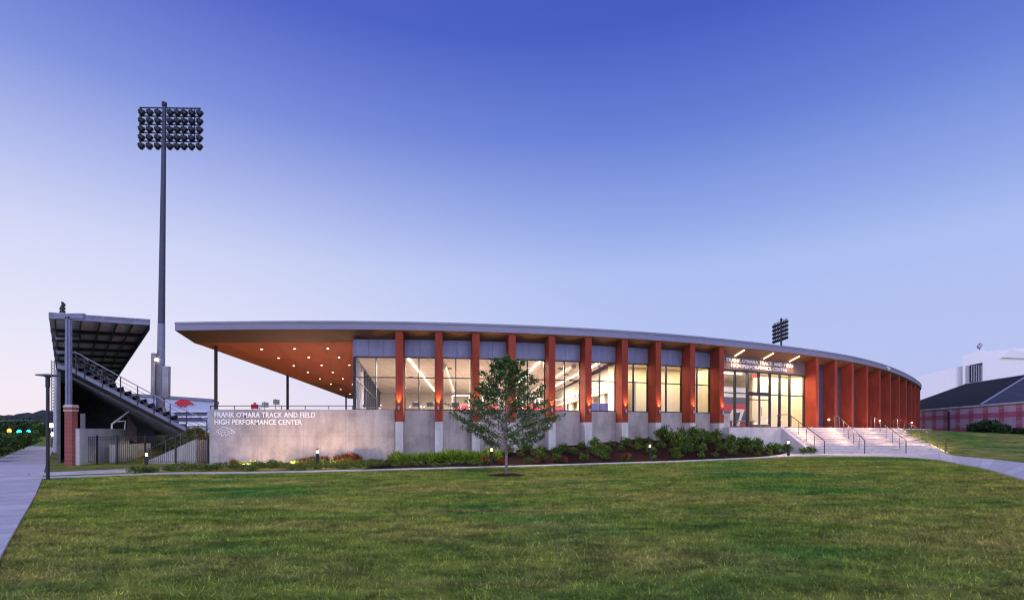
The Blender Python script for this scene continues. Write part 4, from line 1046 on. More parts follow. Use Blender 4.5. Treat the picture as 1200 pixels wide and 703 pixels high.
# garden stairs behind the fence
m = MB(); X0 = at(184, 33); X1 = at(243, 33.3)
ns2 = 10
for k in range(ns2):
    xa = X0 + (X1 - X0) * k / ns2; xb = X0 + (X1 - X0) * (k + 1) / ns2; z = -.32 + 1.35 * (k + 1) / ns2
    m.box(xa, xb + .001, 32.4, 33.9, -1, z, M['step'])
gs = m.build('garden_stairs'); tag(gs, 'narrow concrete garden stairs rising to the right behind the picket fence', 'stairs')
m = MB(); m.prism([(X0 - .3, 32.1), (X1, 32.1), (X1, 32.39), (X0 - .3, 32.39)], -1, [-.35, 1.12, 1.12, -.35], M['pier']); tag(m.build('stair_side_wall'), 'sloped pale concrete wall along the garden stairs behind the fence', 'wall')
for yy, lab in ((32.25, 'thin metal handrail on the near side of the garden stairs'), (34.0, 'thin metal handrail on the far side of the garden stairs')):
    t = thing('handrail', (X0, yy, -.3), lab, 'handrail')
    m = MB(); m.tube([(X0, yy, .5), (X1 + .1, yy, 1.95)], .025, M['steel'], 6); m.build('rail', t)
    for f in (.05, .35, .65, .95):
        x = X0 + (X1 - X0) * f; m = MB(); m.tube([(x, yy, -.5 + 1.4 * f), (x, yy, .5 + 1.4 * f + .03)], .02, M['steel'], 6); m.build('post', t)
# retaining walls of the ramp
m = MB(); pa, pb = (at(93, 30.3), 30.3), (at(152, 36.2), 36.2); f8, L8 = frame_between(pa, pb)
m.lbox(f8, 0, L8, 0, .25, -1, 1.75, M['kerbed']); m.lbox(f8, 2.2, L8 + 1.2, -.8, -.5, -1, .75, M['kerbed'])
tag(m.build('retaining_wall', bevel=.01), 'pale concrete retaining wall beside the brick pier, running back behind the fence', 'wall')
t = thing('ramp_handrail', (at(131, 34), 34, 1.7), 'pale sloping handrail above the retaining wall under the grandstand', 'handrail')
m = MB(); m.tube([(at(131, 34), 34, 1.65), (at(131, 34), 34, zat(497, 34)), (at(158, 35.5), 35.5, zat(477, 35.5))], .06, M['white'], 8); m.tube([(at(146, 34), 34, 1.7), (at(147, 34), 34, zat(493, 34)), (at(138, 34), 34, zat(494, 34))], .03, M['white'], 6); m.build('rail', t)
m = MB(); m.frustum([(at(149, 35), 35, 1.2), (at(160, 35.5), 35.5, .8), (at(160, 35.5), 35.56, .8), (at(149, 35), 35.06, 1.2)], [(at(149, 35), 35, zat(486, 35)), (at(160, 35.5), 35.5, zat(500, 35.5)), (at(160, 35.5), 35.56, zat(500, 35.5)), (at(149, 35), 35.06, zat(486, 35))], simple('mesh_panel', (.12, .09, .09), .7)); m.build('mesh_panel', t)
m = MB(); m.box(at(94, 32), at(99.5, 32), 32, 32.05, 1.6, zat(484.5, 32), simple('mesh_panel_grey', (.13, .12, .13), .7)); tag(m.build('guard_panel'), 'small grey mesh guard panel beside the top of the brick pier', 'guard panel')

# ------------------------------------------------------------------ grandstand
G = thing('grandstand', (-24.5, 31, -.35), 'roofed steel grandstand with raked seats seen from its end at left', 'grandstand')
v3 = Vector((VD[0], VD[1], 0)); LEN = 46
def ext(mb, sec, mat, l0=0, l1=LEN, close=True):     # extrude an x-z section (at y=32) along the stand
    a = [Vector((x, 32, z)) + v3 * l0 for x, z in sec]; b = [Vector((x, 32, z)) + v3 * l1 for x, z in sec]
    n = len(sec)
    for i in range(n if close else n - 1): j = (i + 1) % n; mb.poly([a[i], a[j], b[j], b[i]][::-1], mat)
    if close: mb.poly(a, mat); mb.poly(b[::-1], mat)
ku = 32 / 620
def S(p_, y_): return ((p_ - 600) * ku, EYE + (505 - y_) * ku)
A0, A1, A2 = S(67, 429), S(83, 432.5), S(219, 503.5)
steps = 15; prof = [S(67, 426.5), S(83, 430)]
for k in range(steps):
    x = A1[0] + (A2[0] - A1[0]) * k / steps; z = A1[1] + .12 + (A2[1] - A1[1]) * k / steps; x2 = A1[0] + (A2[0] - A1[0]) * (k + 1) / steps; z2 = A1[1] + .12 + (A2[1] - A1[1]) * (k + 1) / steps
    prof += [(x2, z), (x2, z2)]
low = [(A2[0], A2[1] - .13), (A1[0], A1[1] - .15), (A0[0], A0[1] - .15)]
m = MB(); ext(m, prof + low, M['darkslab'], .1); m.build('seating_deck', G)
m = MB(); st = [(A0[0], A0[1] + .1), (A1[0], A1[1] + .1), (A2[0], A2[1] + .1), (A2[0], A2[1] - .12), (A1[0], A1[1] - .14), (A0[0], A0[1] - .14)]
ext(m, st, M['bluesteel'], -.05, .09); m.build('stringer', G)
m = MB()   # rear enclosure and lower wall under the deck
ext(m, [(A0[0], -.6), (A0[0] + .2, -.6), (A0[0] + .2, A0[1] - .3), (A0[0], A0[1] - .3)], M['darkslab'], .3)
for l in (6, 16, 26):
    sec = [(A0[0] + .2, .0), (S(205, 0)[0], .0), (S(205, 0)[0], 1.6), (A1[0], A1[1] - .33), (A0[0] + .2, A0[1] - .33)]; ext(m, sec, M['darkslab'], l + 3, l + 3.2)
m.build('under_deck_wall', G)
m = MB()   # joists under the deck
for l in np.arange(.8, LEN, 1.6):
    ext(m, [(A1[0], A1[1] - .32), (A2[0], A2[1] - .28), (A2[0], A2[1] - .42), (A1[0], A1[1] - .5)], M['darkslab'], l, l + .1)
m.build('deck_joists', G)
# seats: rows of seats on each step, near end shown individually
k2 = 0
protoseat = None
for k in range(1, steps):
    x = A1[0] + (A2[0] - A1[0]) * k / steps; z = A1[1] + .12 + (A2[1] - A1[1]) * k / steps
    if protoseat is None:
        o0 = Vector((x, 32, z))
        m = MB(); m.frustum([o0 + Vector((.0, .0, .2)), o0 + Vector((.34, 0, .24)), o0 + Vector((.34, 0, .24)) + v3 * 40, o0 + Vector((0, 0, .2)) + v3 * 40], [o0 + Vector((.0, .0, .24)), o0 + Vector((.34, 0, .28)), o0 + Vector((.34, 0, .28)) + v3 * 40, o0 + Vector((0, 0, .24)) + v3 * 40], M['seat'])
        m.frustum([o0 + Vector((-.06, .0, .26)), o0 + Vector((.0, 0, .24)), o0 + Vector((.0, 0, .24)) + v3 * 40, o0 + Vector((-.06, 0, .26)) + v3 * 40], [o0 + Vector((-.14, .0, .52)), o0 + Vector((-.10, 0, .54)), o0 + Vector((-.10, 0, .54)) + v3 * 40, o0 + Vector((-.14, 0, .52)) + v3 * 40], M['seat'])
        protoseat = m.build('seat_row', G); base = o0
    else:
        c = protoseat.copy(); col.objects.link(c); c.parent = G; c.location = Vector((x, 32, z)) - base
# guard rail on the near end
def rl(p_, y_): x, z = S(p_, y_); return Vector((x, 31.95, z))
m = MB(); m.tube([rl(67, 412), rl(89, 412.6), rl(142, 441.6), rl(200, 473), rl(243, 492)], .03, M['galv'], 6)
for dz in (.25, .5, .75): m.tube([rl(89, 412.6) + Vector((0, 0, -dz)), rl(142, 441.6) + Vector((0, 0, -dz)), rl(200, 473) + Vector((0, 0, -dz)), rl(243, 493) + Vector((0, 0, -dz * .8))], .013, M['steel'], 5)
m.build('guard_rail', G)
for p_, y1, y2 in ((90, 413, 436), (100, 419, 441), (121, 430, 452), (142, 441.5, 463), (162, 452, 473), (181, 462, 483), (200, 473, 493), (219, 482, 503), (243, 492, 510)):
    m = MB(); a, b = rl(p_, y1), rl(p_, y2 + 2); m.tube([b, a], .03, M['frame'], 6); m.build('rail_post', G)
# round tubular seat frames catching light near the top rows
m = MB()
for p_, y_ in ((97, 423), (105, 430), (113, 436), (121, 443), (126, 447)):
    c = rl(p_, y_) - Vector((0, -.3, 0)); m.tube([c + Vector((.13 * math.cos(a), 0, .13 * math.sin(a))) for a in np.linspace(0, 6.283, 13)], .014, M['galv'], 5)
m.build('aisle_loop', G)
# roof of the stand
NLc = Vector((at(57, 31), 31, 8.35)); NRc = Vector((at(176, 33), 33, 8.36)); FLc = Vector((at(68, 76), 76, 8.3)); FRc = Vector((at(130, 77.6), 77.6, 8.36))
def rp(u, w): return NLc.lerp(NRc, u).lerp(FLc.lerp(FRc, u), w)
m = MB(); zt_ = Vector((0, 0, .22))
m.frustum([NLc, NRc, FRc, FLc], [NLc + zt_, NRc + zt_, FRc + zt_, FLc + zt_], M['roofpan']); sr = m.build('stand_roof', G)
m = MB(); dn = Vector((0, 0, -.16))
m.frustum([NLc + dn, NRc + dn, rp(1, .004) + dn, rp(0, .004) + dn], [NLc + zt_ * .9, NRc + zt_ * .9, rp(1, .004) + zt_ * .9, rp(0, .004) + zt_ * .9], M['bluesteel'])
m.build('roof_edge_beam', sr)
for w in (.085, .165, .25, .335, .425, .52, .62, .72, .83, .95):
    m = MB(); dw = .005; d1 = Vector((0, 0, -.22)); m.frustum([rp(0, w) + d1, rp(1, w) + d1, rp(1, w + dw) + d1, rp(0, w + dw) + d1], [rp(0, w) - zt_ * .01, rp(1, w) - zt_ * .01, rp(1, w + dw) - zt_ * .01, rp(0, w + dw) - zt_ * .01], M['beam']); m.build('cross_beam', sr)
for u in (.05, .3, .49, .66, .82, .99):
    m = MB(); du = .012; d1 = Vector((0, 0, -.17 if u < .98 else -.40)); m.frustum([rp(u, .005) + d1, rp(u + du, .005) + d1, rp(u + du, 1) + d1, rp(u, 1) + d1], [rp(u, .005) - zt_ * .01, rp(u + du, .005) - zt_ * .01, rp(u + du, 1) - zt_ * .01, rp(u, 1) - zt_ * .01], M['beam']); m.build('purlin', sr)
for l in (0, 9, 18, 27, 36):
    c = Vector((at(80.5, 30.2), 30.2, 0)) + v3 * l; m = MB()
    m.box(c.x - .14, c.x + .14, c.y - .08, c.y + .08, 3.1 if l == 0 else -.5, 8.1, M['bluesteel']); m.box(c.x - .02, c.x + .02, c.y - .13, c.y - .081, 3.1 if l == 0 else -.5, 8.1, M['bluesteel'])
    m.prism([(c.x - .8, c.y - .08), (c.x + .9, c.y - .08), (c.x + .9, c.y + .08), (c.x - .8, c.y + .08)], 8.0, 8.3, M['bluesteel']); m.build('steel_column', G)
# brick pier carrying the first column
t = thing('brick_pier', (at(83, 30), 30, -.35), 'red brick pier with pale stone bands carrying the first stand column', 'pier')
xa = at(75.5, 30); xb = xa + .42
m = MB(); m.box(xa, xb, 30, 30.40, -.9, 2.72, M['brick']); m.box(xa - .03, xb + .03, 29.97, 30.43, 2.80, 2.95, M['brick']); m.build('shaft', t)
m = MB(); m.box(xa - .04, xb + .04, 29.96, 30.44, 2.722, 2.798, M['stone']); m.box(xa - .05, xb + .05, 29.95, 30.45, 2.952, 3.02, M['stone']); m.box(xa - .02, xb + .02, 29.98, 30.42, 3.022, 3.1, M['stone']); m.build('stone_band', t)

# ------------------------------------------------------------------ floodlight masts
MASTP = []
def mast(x, y, zg, top, label):
    t = thing('floodlight_mast', (x, y, zg), label, 'floodlight', 'stadium floodlight masts'); H = top - zg
    m = MB(); o = (x, y, zg); m.tube([(x, y, zg - .5), (x, y, zg + 2.4)], .42, M['galv'], 16); m.build('concrete_base', t, smooth=False)
    m = MB(); m.tube([(x, y, zg + 2.4), (x, y, zg + 9.5)], [.33, .28], M['midpole'], 14); m.build('lower_pole', t)
    m = MB(); m.tube([(x, y, zg + 9.5), (x, y, top)], [.27, .15], M['darkpole'], 14); m.build('upper_pole', t)
    for dx, z0, z1, w in ((-.55, 3.4, 7.0, .17), (.5, 3.2, 5.9, .26)):
        m = MB(); m.box(x + dx - w, x + dx + w, y - .2, y + .15, zg + z0, zg + z1, M['galv']); m.build('cabinet', t, bevel=.02)
    m = MB(); m.lathe([(.1, 0), (.14, .1), (.1, .2)], M['streetled'], 10, (x - .1, y - .4, zg + 6.3)); m.build('small_lamp', t)
    m = MB()
    for r in range(5): m.box(x - 2.1, x + 3.1, y - .05, y + .05, top - .24 - r * .71, top - .17 - r * .71, M['black'])
    for xx in (-2.05, 2.6): m.box(x + xx - .03, x + xx + .03, y - .03, y + .03, top - .24 - 4 * .71, top - .18, M['black'])
    m.lathe([(.17, -.1), (.2, 0), (.2, .25), (.05, .3)], M['black'], 12, (x, y, top)); m.build('lamp_frame', t)
    # one lamp, then copies
    ax = Vector((.62, .55, -.50)).normalized(); c = Vector((0, 0, 0)); first = None
    for r in range(5):
        for k, xx in enumerate((-1.9, -1.22, -.52, .52, 1.13, 1.72, 2.36, 3.02)):
            p_ = Vector((x + xx, y - .15, top - .62 - r * .71))
            if first is None:
                m = MB(); q = p_ - ax * .2
                m.tube([q, q + ax * .14, q + ax * .36, q + ax * .52], [.08, .22, .29, .22], M['black'], 10); m.box(p_.x - .03, p_.x + .03, p_.y, p_.y + .1, p_.z, p_.z + .40, M['black'])
                first = m.build('flood_lamp', t); fp0 = p_
            else:
                c_ = first.copy(); col.objects.link(c_); c_.parent = t; c_.location = p_ - fp0
    return t
fm = mast(at(187.5, 45), 45, 1.2, zat(124, 45), 'tall floodlight mast with five rows of lamps standing between the grandstand and the canopy')
fm.rotation_euler = (0, R(.75), 0)
copy_tree(fm, None, (at(915.5, 96), 96, -6.3), R(58), None, 'small distant floodlight mast rising behind the curved roof at right').rotation_euler = (0, 0, R(89))
o = copy_tree(fm, None, (at(73, 108), 108, .2), R(70), None, 'distant floodlight mast whose lamps peek over the grandstand roof at left'); o.rotation_euler = (0, 0, R(136)); o.scale = (1, 1, .98)
for p_, lab in ((310, 'tiny far floodlight mast over the sign wall, left of the pair'), (323, 'tiny far floodlight mast over the sign wall, right of the pair')):
    o = copy_tree(fm, None, (at(p_, 380), 380, -5.5 + (2 if p_ > 320 else 0)), R(65), None, lab); o.rotation_euler = (0, 0, R(65))

# ------------------------------------------------------------------ far things, left to right
# arena behind the track
AR = thing('indoor_arena', (at(225, 130), 130, 0), 'pale blue arena with a red running hog emblem far behind the stair garden', 'building')
kk = 130 / 620
m = MB(); x0, x1 = at(150, 130), at(251, 130)
m.frustum([(x0, 130, -1), (x1, 130, -1), (x1 - 23.5, 170, -1), (x0, 170, -1)], [(x0, 130, zat(462.5, 130)), (x1, 130, zat(469.5, 130)), (x1 - 23.5, 170, zat(469.5, 130)), (x0, 170, zat(462.5, 130))], simple('pale_blue_cladding', (.42, .45, .62), .6)); m.build('wall', AR)
m = MB(); m.frustum([(x0, 129.6, zat(463.5, 130)), (x1, 129.6, zat(470.5, 130)), (x1 - 23.5, 170.4, zat(470.5, 130)), (x0, 170.4, zat(463.5, 130))], [(x0, 129.6, zat(460.5, 130)), (x1, 129.6, zat(467.5, 130)), (x1 - 23.5, 170.4, zat(467.5, 130)), (x0, 170.4, zat(460.5, 130))], M['bluesteel']); m.build('roof', AR)
hz = [(205 + (p[0] - 0) * 1.09, 477.5 - p[1] * 1.0) for p in HOG]
def emb(name, sc, y, mat):
    cx_, cy_ = 216.5, 472.8; m = MB(); pts = [(at(cx_ + (a - cx_) * sc, 130), zat(cy_ + (b - cy_) * sc, 130)) for a, b in hz]
    n = len(pts); vs = [(a, y, b) for a, b in pts] + [(a, y + .1, b) for a, b in pts]
    m.faces(vs, [tuple(range(n))] + [(i, (i + 1) % n, n + (i + 1) % n, n + i) for i in range(n)], mat); m.build(name, AR)
emb('emblem_border', 1.07, 129.85, M['white']); emb('running_hog_emblem', 1.0, 129.72, M['red'])
m = MB()
for r, (ya, yb) in enumerate(((483, 486.5), (489.5, 493.5))):
    for k in range(9): m.box(at(205 + k * 4.2, 129.9), at(208.4 + k * 4.2, 129.9), 129.8, 129.95, zat(yb, 130), zat(ya, 130), M['navy'])
    m.box(at(203, 130), at(244, 130), 129.4, 129.9, zat(ya - 1.2, 130), zat(ya - .2, 130), M['white']); 
m.box(at(203, 130), at(244, 130), 129.3, 129.95, zat(499, 130), zat(495, 130), M['white']); m.build('window_band', AR)
# scoreboard
SBd = thing('scoreboard', (at(300, 150), 150, 2), 'small red and white scoreboard far beyond the sign wall', 'scoreboard')
m = MB(); m.box(at(294.5, 150), at(303, 150), 149.8, 150.1, zat(479, 150), zat(473.5, 150), M['red']); m.build('panel', SBd)
m = MB(); m.box(at(303, 150), at(307, 150), 149.8, 150.1, zat(479, 150), zat(473.5, 150), M['white']); m.box(at(297.5, 150), at(300, 150), 149.8, 150.1, zat(473.4, 150), zat(471.5, 150), M['red']); m.build('side_panel', SBd)
m = MB(); m.box(at(296, 150), at(296.6, 150), 149.9, 150.1, -2, zat(479, 150), M['steel']); m.box(at(304, 150), at(304.6, 150), 149.9, 150.1, -2, zat(479, 150), M['steel']); m.build('post', SBd)
# wooded hills
def hill(name, y, pts, mat, seed):
    r_ = random.Random(seed); m = MB(); xs = np.linspace(pts[0][0], pts[-1][0], 160)
    top = [np.interp(x, [p[0] for p in pts], [p[1] for p in pts]) + r_.uniform(-1.0, 1.0) * .55 for x in xs]
    rows = []
    for j, f in enumerate((0, .35, .7, .9, 1.0, .8, 0)):
        rows.append([(at(x, y) , y + j * 12 - 20 + r_.uniform(-3, 3), -3 + (zat(t_, y) + 3) * min(1, f) + (r_.uniform(-.6, .6) if 0 < j < 6 else 0)) for x, t_ in zip(xs, top)])
    for a, b in zip(rows[:-1], rows[1:]):
        for i in range(len(xs) - 1): m.poly([a[i], a[i + 1], b[i + 1], b[i]], mat)
    return struct(m, name, smooth=False)
hill('hills', 620, [(-400, 486), (-150, 484), (0, 486), (8, 481), (16, 484), (26, 479.5), (36, 480), (46, 483), (54, 487), (70, 491), (110, 497), (180, 500), (300, 503)], M['hill'], 3)
hill('near_hills', 420, [(-400, 488), (-80, 488), (0, 492), (20, 489), (34, 493), (60, 499), (90, 502), (120, 505)], M['hill'], 4)
# low distant building over the trees
m = MB(); m.box(at(28, 300), at(58, 300), 300, 330, 0, zat(496, 300), M['zinc']); fb_ = thing('distant_building', (at(43, 300), 300, 0), 'low grey building with a flat roof above the far street trees', 'building'); m.build('wall', fb_)
m = MB(); m.box(at(27.5, 300), at(58.5, 300), 299.5, 330, zat(496, 300) + .002, zat(495, 300), M['fascia']); m.build('roof', fb_)
# street trees left of the sidewalk
tl = [('dense dark street tree at the far left edge of the frame', 4, 33, 1.8), ('dark leafy street tree just right of the leftmost one', 14, 38, 1.65), ('bushy street tree left of the green traffic lights', 24, 45, 1.6), ('bushy street tree in the middle of the row by the sidewalk', 33, 52, 1.65), ('smaller street tree near the far end of the row', 40, 60, 1.7), ('farthest street tree where the sidewalk fades out', 46, 72, 1.85)]
for i, (lab, p_, y, h) in enumerate(tl):
    x = at(p_, y) - 1.2
    grow_tree('street_tree', (x, y, -.45), h, .3, 1.25, 4200, .15, M['leaf_tree'], M['darkbark'], lab, 'tree', None, tr=.07, seed=20 + i, nb=30, shape=lambda u: (.6 + .4 * min(1, u / .3)) * (1 - u ** 2.4) ** .6)
for i, (p_, y, h, lab) in enumerate(((10, 110, 3.9, 'large dark tree across the street behind the orange signal'), (34, 130, 4.4, 'broad tree crown behind the green signals'), (52, 120, 3.2, 'yellow-green tree just left of the lamp post, far down the street'), (-12, 95, 4.0, 'big dark tree at the left frame edge across the street'), (24, 150, 5.2, 'tall dark tree behind the traffic signals, farthest of the crowns'))):
    grow_tree('roadside_tree', (at(p_, y), y, -.6), h, .6, h * .95, 3200, .4, M['leaf_dark'] if i in (0, 4) else M['leaf_tree'], M['darkbark'], lab, 'tree', None, tr=.2, seed=40 + i, nb=26, shape=lambda u: (.6 + .4 * min(1, u / .3)) * (1 - u ** 2.4) ** .6)
# street
m = MB(); q = []
strip('road', [(p[0] + Nv.x * 16, p[1] + Nv.y * 16) for p in rs], [(p[0] + Nv.x * 6.2, p[1] + Nv.y * 6.2) for p in rs], simple('asphalt', (.05, .05, .055), .85, var=.2, scale=6), lift=.03, sub=1.)
# traffic signals on a mast arm
TY = 85
ts = thing('traffic_signal', (at(2, TY), TY, -.5), 'mast arm with two green and one orange signal lights over the far street', 'traffic signal')
m = MB(); m.tube([(at(-6, TY), TY, -.5), (at(-6, TY), TY, 3.4)], .12, M['steel'], 8); m.tube([(at(-6, TY), TY, 3.2), (at(40, TY), TY, 3.35)], [.1, .05], M['steel'], 8); m.build('mast_arm', ts)
for p_, y_, mt, r in ((12, 504.6, M['ored'], .34), (23.5, 506.3, M['green'], .38), (34.5, 506.5, M['green'], .38)):
    x = at(p_, TY); z = zat(y_, TY); m = MB(); m.box(x - .2, x + .2, TY - .12, TY + .12, z - .45, z + .65, M['black']); sg = m.build('signal_head', ts)
    m = MB(); m.tube([(x, TY - .13, z), (x, TY - .19, z)], r, mt, 14); m.build('lens', sg)
# bright lamps beyond the lamp post, on a grey pole
for p_, y_, lab in ((60, 498.5, 'bright white street lamp just right of the disc lamp post'), (63, 509, 'lower bright white lamp beside the grey pole')):
    Y_ = 62; x = at(p_, Y_); z = zat(y_, Y_); t = thing('pole_lamp', (x, Y_, -.5), lab, 'street lamp'); m = MB(); m.tube([(x, Y_, -.6), (x, Y_, z - .2)], .05, M['steel'], 8); m.build('pole', t)
    m = MB(); m.lathe([(.12, -.22), (.26, 0), (.22, .2), (.05, .28)], M['streetled'], 14, (x, Y_, z)); m.build('globe', t)
x = at(66.5, 50); t = thing('utility_pole', (x, 50, -.4), 'pale grey pole rising beside the back of the grandstand', 'pole'); m = MB(); m.tube([(x, 50, -.6), (x, 50, 3.6), (x, 50, 7.4)], [.28, .25, .16], M['galv'], 12); m.build('shaft', t)
m = MB(); m.box(x + .25, x + .65, 49.8, 50.1, 1., 2.9, M['galv']); m.build('cabinet', t)
x = at(62, 70); t = thing('lattice_mast', (x, 70, -.4), 'thin dark lattice mast between the lamp post and the grandstand', 'mast'); m = MB()
for k in range(26):
    z = k * .42; m.tube([(x - .22, 70, z), (x + .22, 70, z + .42)], .03, M['frame'], 4); m.tube([(x + .22, 70, z), (x - .22, 70, z + .42)], .03, M['frame'], 4)
m.tube([(x - .22, 70, -.6), (x - .22, 70, 11)], .04, M['frame'], 4); m.tube([(x + .22, 70, -.6), (x + .22, 70, 11)], .04, M['frame'], 4); m.build('lattice', t)
# parked white van glimpsed through the trees
vy = 46; vx = at(1, vy); t = thing('parked_van', (vx, vy, -.45), 'white van glimpsed between the street trees at the left edge', 'van')
m = MB(); sec = [(-2.4, .35), (2.4, .35), (2.4, 1.2), (1.9, 1.35), (1.3, 2.15), (-2.4, 2.2)]
vs = [(vx - 2 + a * .5, vy + a * .8, -.45 + b) for a, b in sec] + [(vx - 3.6 + a * .5, vy - 1.1 + a * .8, -.45 + b) for a, b in sec]; n = 6
m.faces(vs, [tuple(range(n)), tuple(range(2 * n - 1, n - 1, -1))] + [(i, (i + 1) % n, n + (i + 1) % n, n + i) for i in range(n)], M['white']); m.build('body', t, bevel=.06)
for a in (-1.5, 1.5):
    m = MB(); c = Vector((vx - 2 + a * .5, vy + a * .8, -.1)); m.tube([c + Vector((.05, -.03, 0)), c + Vector((-.2, .1, 0))], .34, M['black'], 16); m.build('wheel', t)

# ------------------------------------------------------------------ right background
RB = thing('plaid_hall', (at(1140, 80), 80, 1), 'low hall with dark metal hip roof and pink plaid screen walls at far right', 'building')
pL = (at(1040, 98), 98); pR = (at(1300, 50), 50)
fr, L = frame_between(pL, pR)
def zline(s): return 4.85
m = MB(); c = [onf(fr, 0, 0), onf(fr, L, 0)]
fr2, L2 = frame_between(pL, pR)
kz = 4.85
m.poly([(*c[0], -.5), (*c[1], -.5), (*c[1], kz), (*c[0], kz)], M['plaid'], [(0, 0), (L, 0), (L, 5.35), (0, 5.35)])
m.lbox(fr, 0, L, .02, .3, -.5, kz, M['red']); m.build('plaid_wall', RB)
m = MB(); m.lbox(fr, 0, L, -.25, .0, kz, kz + .16, M['white']); m.build('gutter', RB)
# hip roof
e1 = onf(fr, 0, -.3); e2 = s_for_px(fr, 1152, L); hipS = onf(fr, e2, -.3)
rL = onf(fr, 0, 12.); 
m = MB(); zr = 10.0
h1 = onf(fr, float(min(np.linspace(0, L, 2000), key=lambda q_: abs(600 + 620 * onf(fr, q_, 12.)[0] / onf(fr, q_, 12.)[1] - 1207))), 12.)
darkroof = ribbed('dark_membrane_roof', (.028, .025, .03), 1.2, 0, 1., .0, .1); seam = ribbed('standing_seam_roof', (.075, .07, .09), 1.1, 0, .7, .1, .6)
A_, B_, C_, D_ = (*e1, kz + .17), (*hipS, kz + .17), (*h1, zr), (*rL, zr)
m.poly([A_, B_, C_, D_], darkroof, [(0, 0), (40, 0), (45, 12), (0, 12)])
e3 = onf(fr, L, -.3); h3 = onf(fr, L, 12.)
m.poly([B_, (*e3, kz + .17), (*h3, zr), C_], seam, [(0, 0), (L - e2, 0), (L - e2, 12), (9, 12)]); m.build('roof', RB)
m = MB(); m.tube([B_, C_], .14, M['galv'], 6); m.tube([D_, C_], .08, M['galv'], 6); m.build('hip_cap', RB)
# white arena behind
WB = thing('white_arena', (at(1150, 125), 125, 0), 'large white building with a louvred opening rising behind the plaid hall', 'building')
def WP(p_, y_, d): return (at(p_, d), d, zat(y_, d))
m = MB(); WW = simple('white_cladding', (.86, .83, .84), .7, var=.05)
def slab(pts, d, th, mat):
    n = len(pts); vs = [WP(a, b, d) for a, b in pts] + [(v[0] * (d + th) / d, d + th, v[2]) for v in [WP(a, b, d) for a, b in pts]]
    m.faces(vs, [tuple(range(n)), tuple(range(2 * n - 1, n - 1, -1))] + [(i, (i + 1) % n, n + (i + 1) % n, n + i) for i in range(n)], mat)
slab([(1060, 500), (1060, 445), (1128, 428.7), (1128, 500)], 126, 20, WW)
slab([(1128, 500), (1128, 415.5), (1153.6, 408.5), (1153.6, 500)], 125, 18, WW)
slab([(1153.6, 500), (1153.6, 411), (1320, 400), (1320, 500)], 127, 20, WW); m.build('wall', WB)
m = MB(); slab([(1174, 419), (1186, 409), (1200, 411.5), (1320, 417), (1320, 423)], 126.6, .35, M['white']); m.build('roof_truss_cover', WB)
m = MB(); slab([(1132, 450), (1132, 428.5), (1151.5, 424.5), (1151.5, 447)], 124.9, .05, M['cream'] if False else simple('grey_reveal', (.4, .38, .42), .7)); m.build('opening', WB)
m = MB(); slab([(1137, 448), (1137, 427.8), (1151, 425), (1151, 445.5)], 124.7, .1, M['frame'])
for k in range(7): slab([(1138 + k * 2, 447), (1138 + k * 2, 428), (1138.8 + k * 2, 427.8), (1138.8 + k * 2, 446.8)], 124.5, .1, M['galv'])
m.build('louvre', WB)
m = MB(); m.tube([WP(1148, 411, 128), WP(1148, 402, 128)], .15, M['steel'], 6); m.tube([WP(1145, 404, 128), WP(1151, 406, 128)], .12, M['white'], 6); m.tube([WP(1146.5, 407.5, 128), WP(1149.5, 403, 128)], .4, M['galv'], 8); m.build('antenna', WB)
# dark pole and bushes in front of the plaid wall
x, y = at(1112, 62), 62.; t = thing('sign_pole', (x, y, gz(x, y)), 'short dark pole standing in front of the plaid wall', 'pole'); m = MB(); m.box(x - .09, x + .09, y - .09, y + .09, gz(x, y) - .2, zat(482, y), M['frame']); m.build('shaft', t); m = MB(); m.box(x - .24, x + .24, y - .18, y + .18, zat(482, y) + .002, zat(481.2, y), M['steel']); m.build('cap', t)
def bush(p0, p1, y, ztop, label):
    x = at((p0 + p1) / 2, y); z = gz(x, y); w = at(p1, y) - at(p0, y); t = thing('bush', (x, y, z), label, 'bush'); C = []
    for k in range(30):
        a = rnd.uniform(-1, 1); h = ztop - z; c = np.array([a * w * .34, rnd.uniform(-1, 1) * w * .25, h * (.15 + .62 * rnd.random()) * (1 - .25 * a * a)]); p_ = nr.normal(0, 1, (260, 3)); p_ /= np.linalg.norm(p_, axis=1)[:, None]; C.append(c + p_ * (nr.random(260) ** .35)[:, None] * h * .30)
    C = np.vstack(C); C[:, 2] = np.clip(C[:, 2], 0.02, None); leaf_object('foliage', C, .24, M['leaf_dark'], t, up=.3, aspect=.6); m = MB()
    for k in range(6):
        a = k * 1.05; m.tube([(x, y, z - .1), (x + math.cos(a) * w * .2, y + math.sin(a) * w * .12, z + (ztop - z) * .6)], .03, M['darkbark'], 5)
    m.build('stem', t)
bush(1137, 1182, 54, zat(492.5, 54), 'large rounded dark green bush in front of the plaid wall')
bush(1181, 1222, 55, zat(501, 55), 'lower dark bush at the right frame edge beside the large rounded bush')
# small path lamps near the top of the stairs
tl_ = None
for i, (p_, y_, s_, lab) in enumerate(((971.5, 491.5, 48.0, 'small round path lamp before the second fin right of the entrance'), (1031, 496.3, 57., 'small round path lamp before the middle of the fin row'), (1068.5, 500.5, 70., 'small round path lamp near the right end of the fin row'))):
    c = E_(s_at_px(p_, -.8), -.8); x, y = c; z = 1.86; zz = zat(y_, y)
    if tl_ is None:
        tl_ = thing('path_lamp', (x, y, z), lab, 'lamp', 'path lamps before the red fins'); m = MB(); m.tube([(x, y, z - .02), (x, y, zz - .07)], .03, M['black'], 8); m.build('post', tl_); m = MB(); m.lathe([(.04, -.07), (.085, 0), (.04, .07)], M['bol'], 12, (x, y, zz)); m.build('globe', tl_)
    else: copy_tree(tl_, None, (x, y, z), 0, None, lab)
    lamp('POINT', (x, y - .2, zz + .1), 12, (1, .6, .3), 'path_lamp_light', radius=.06)

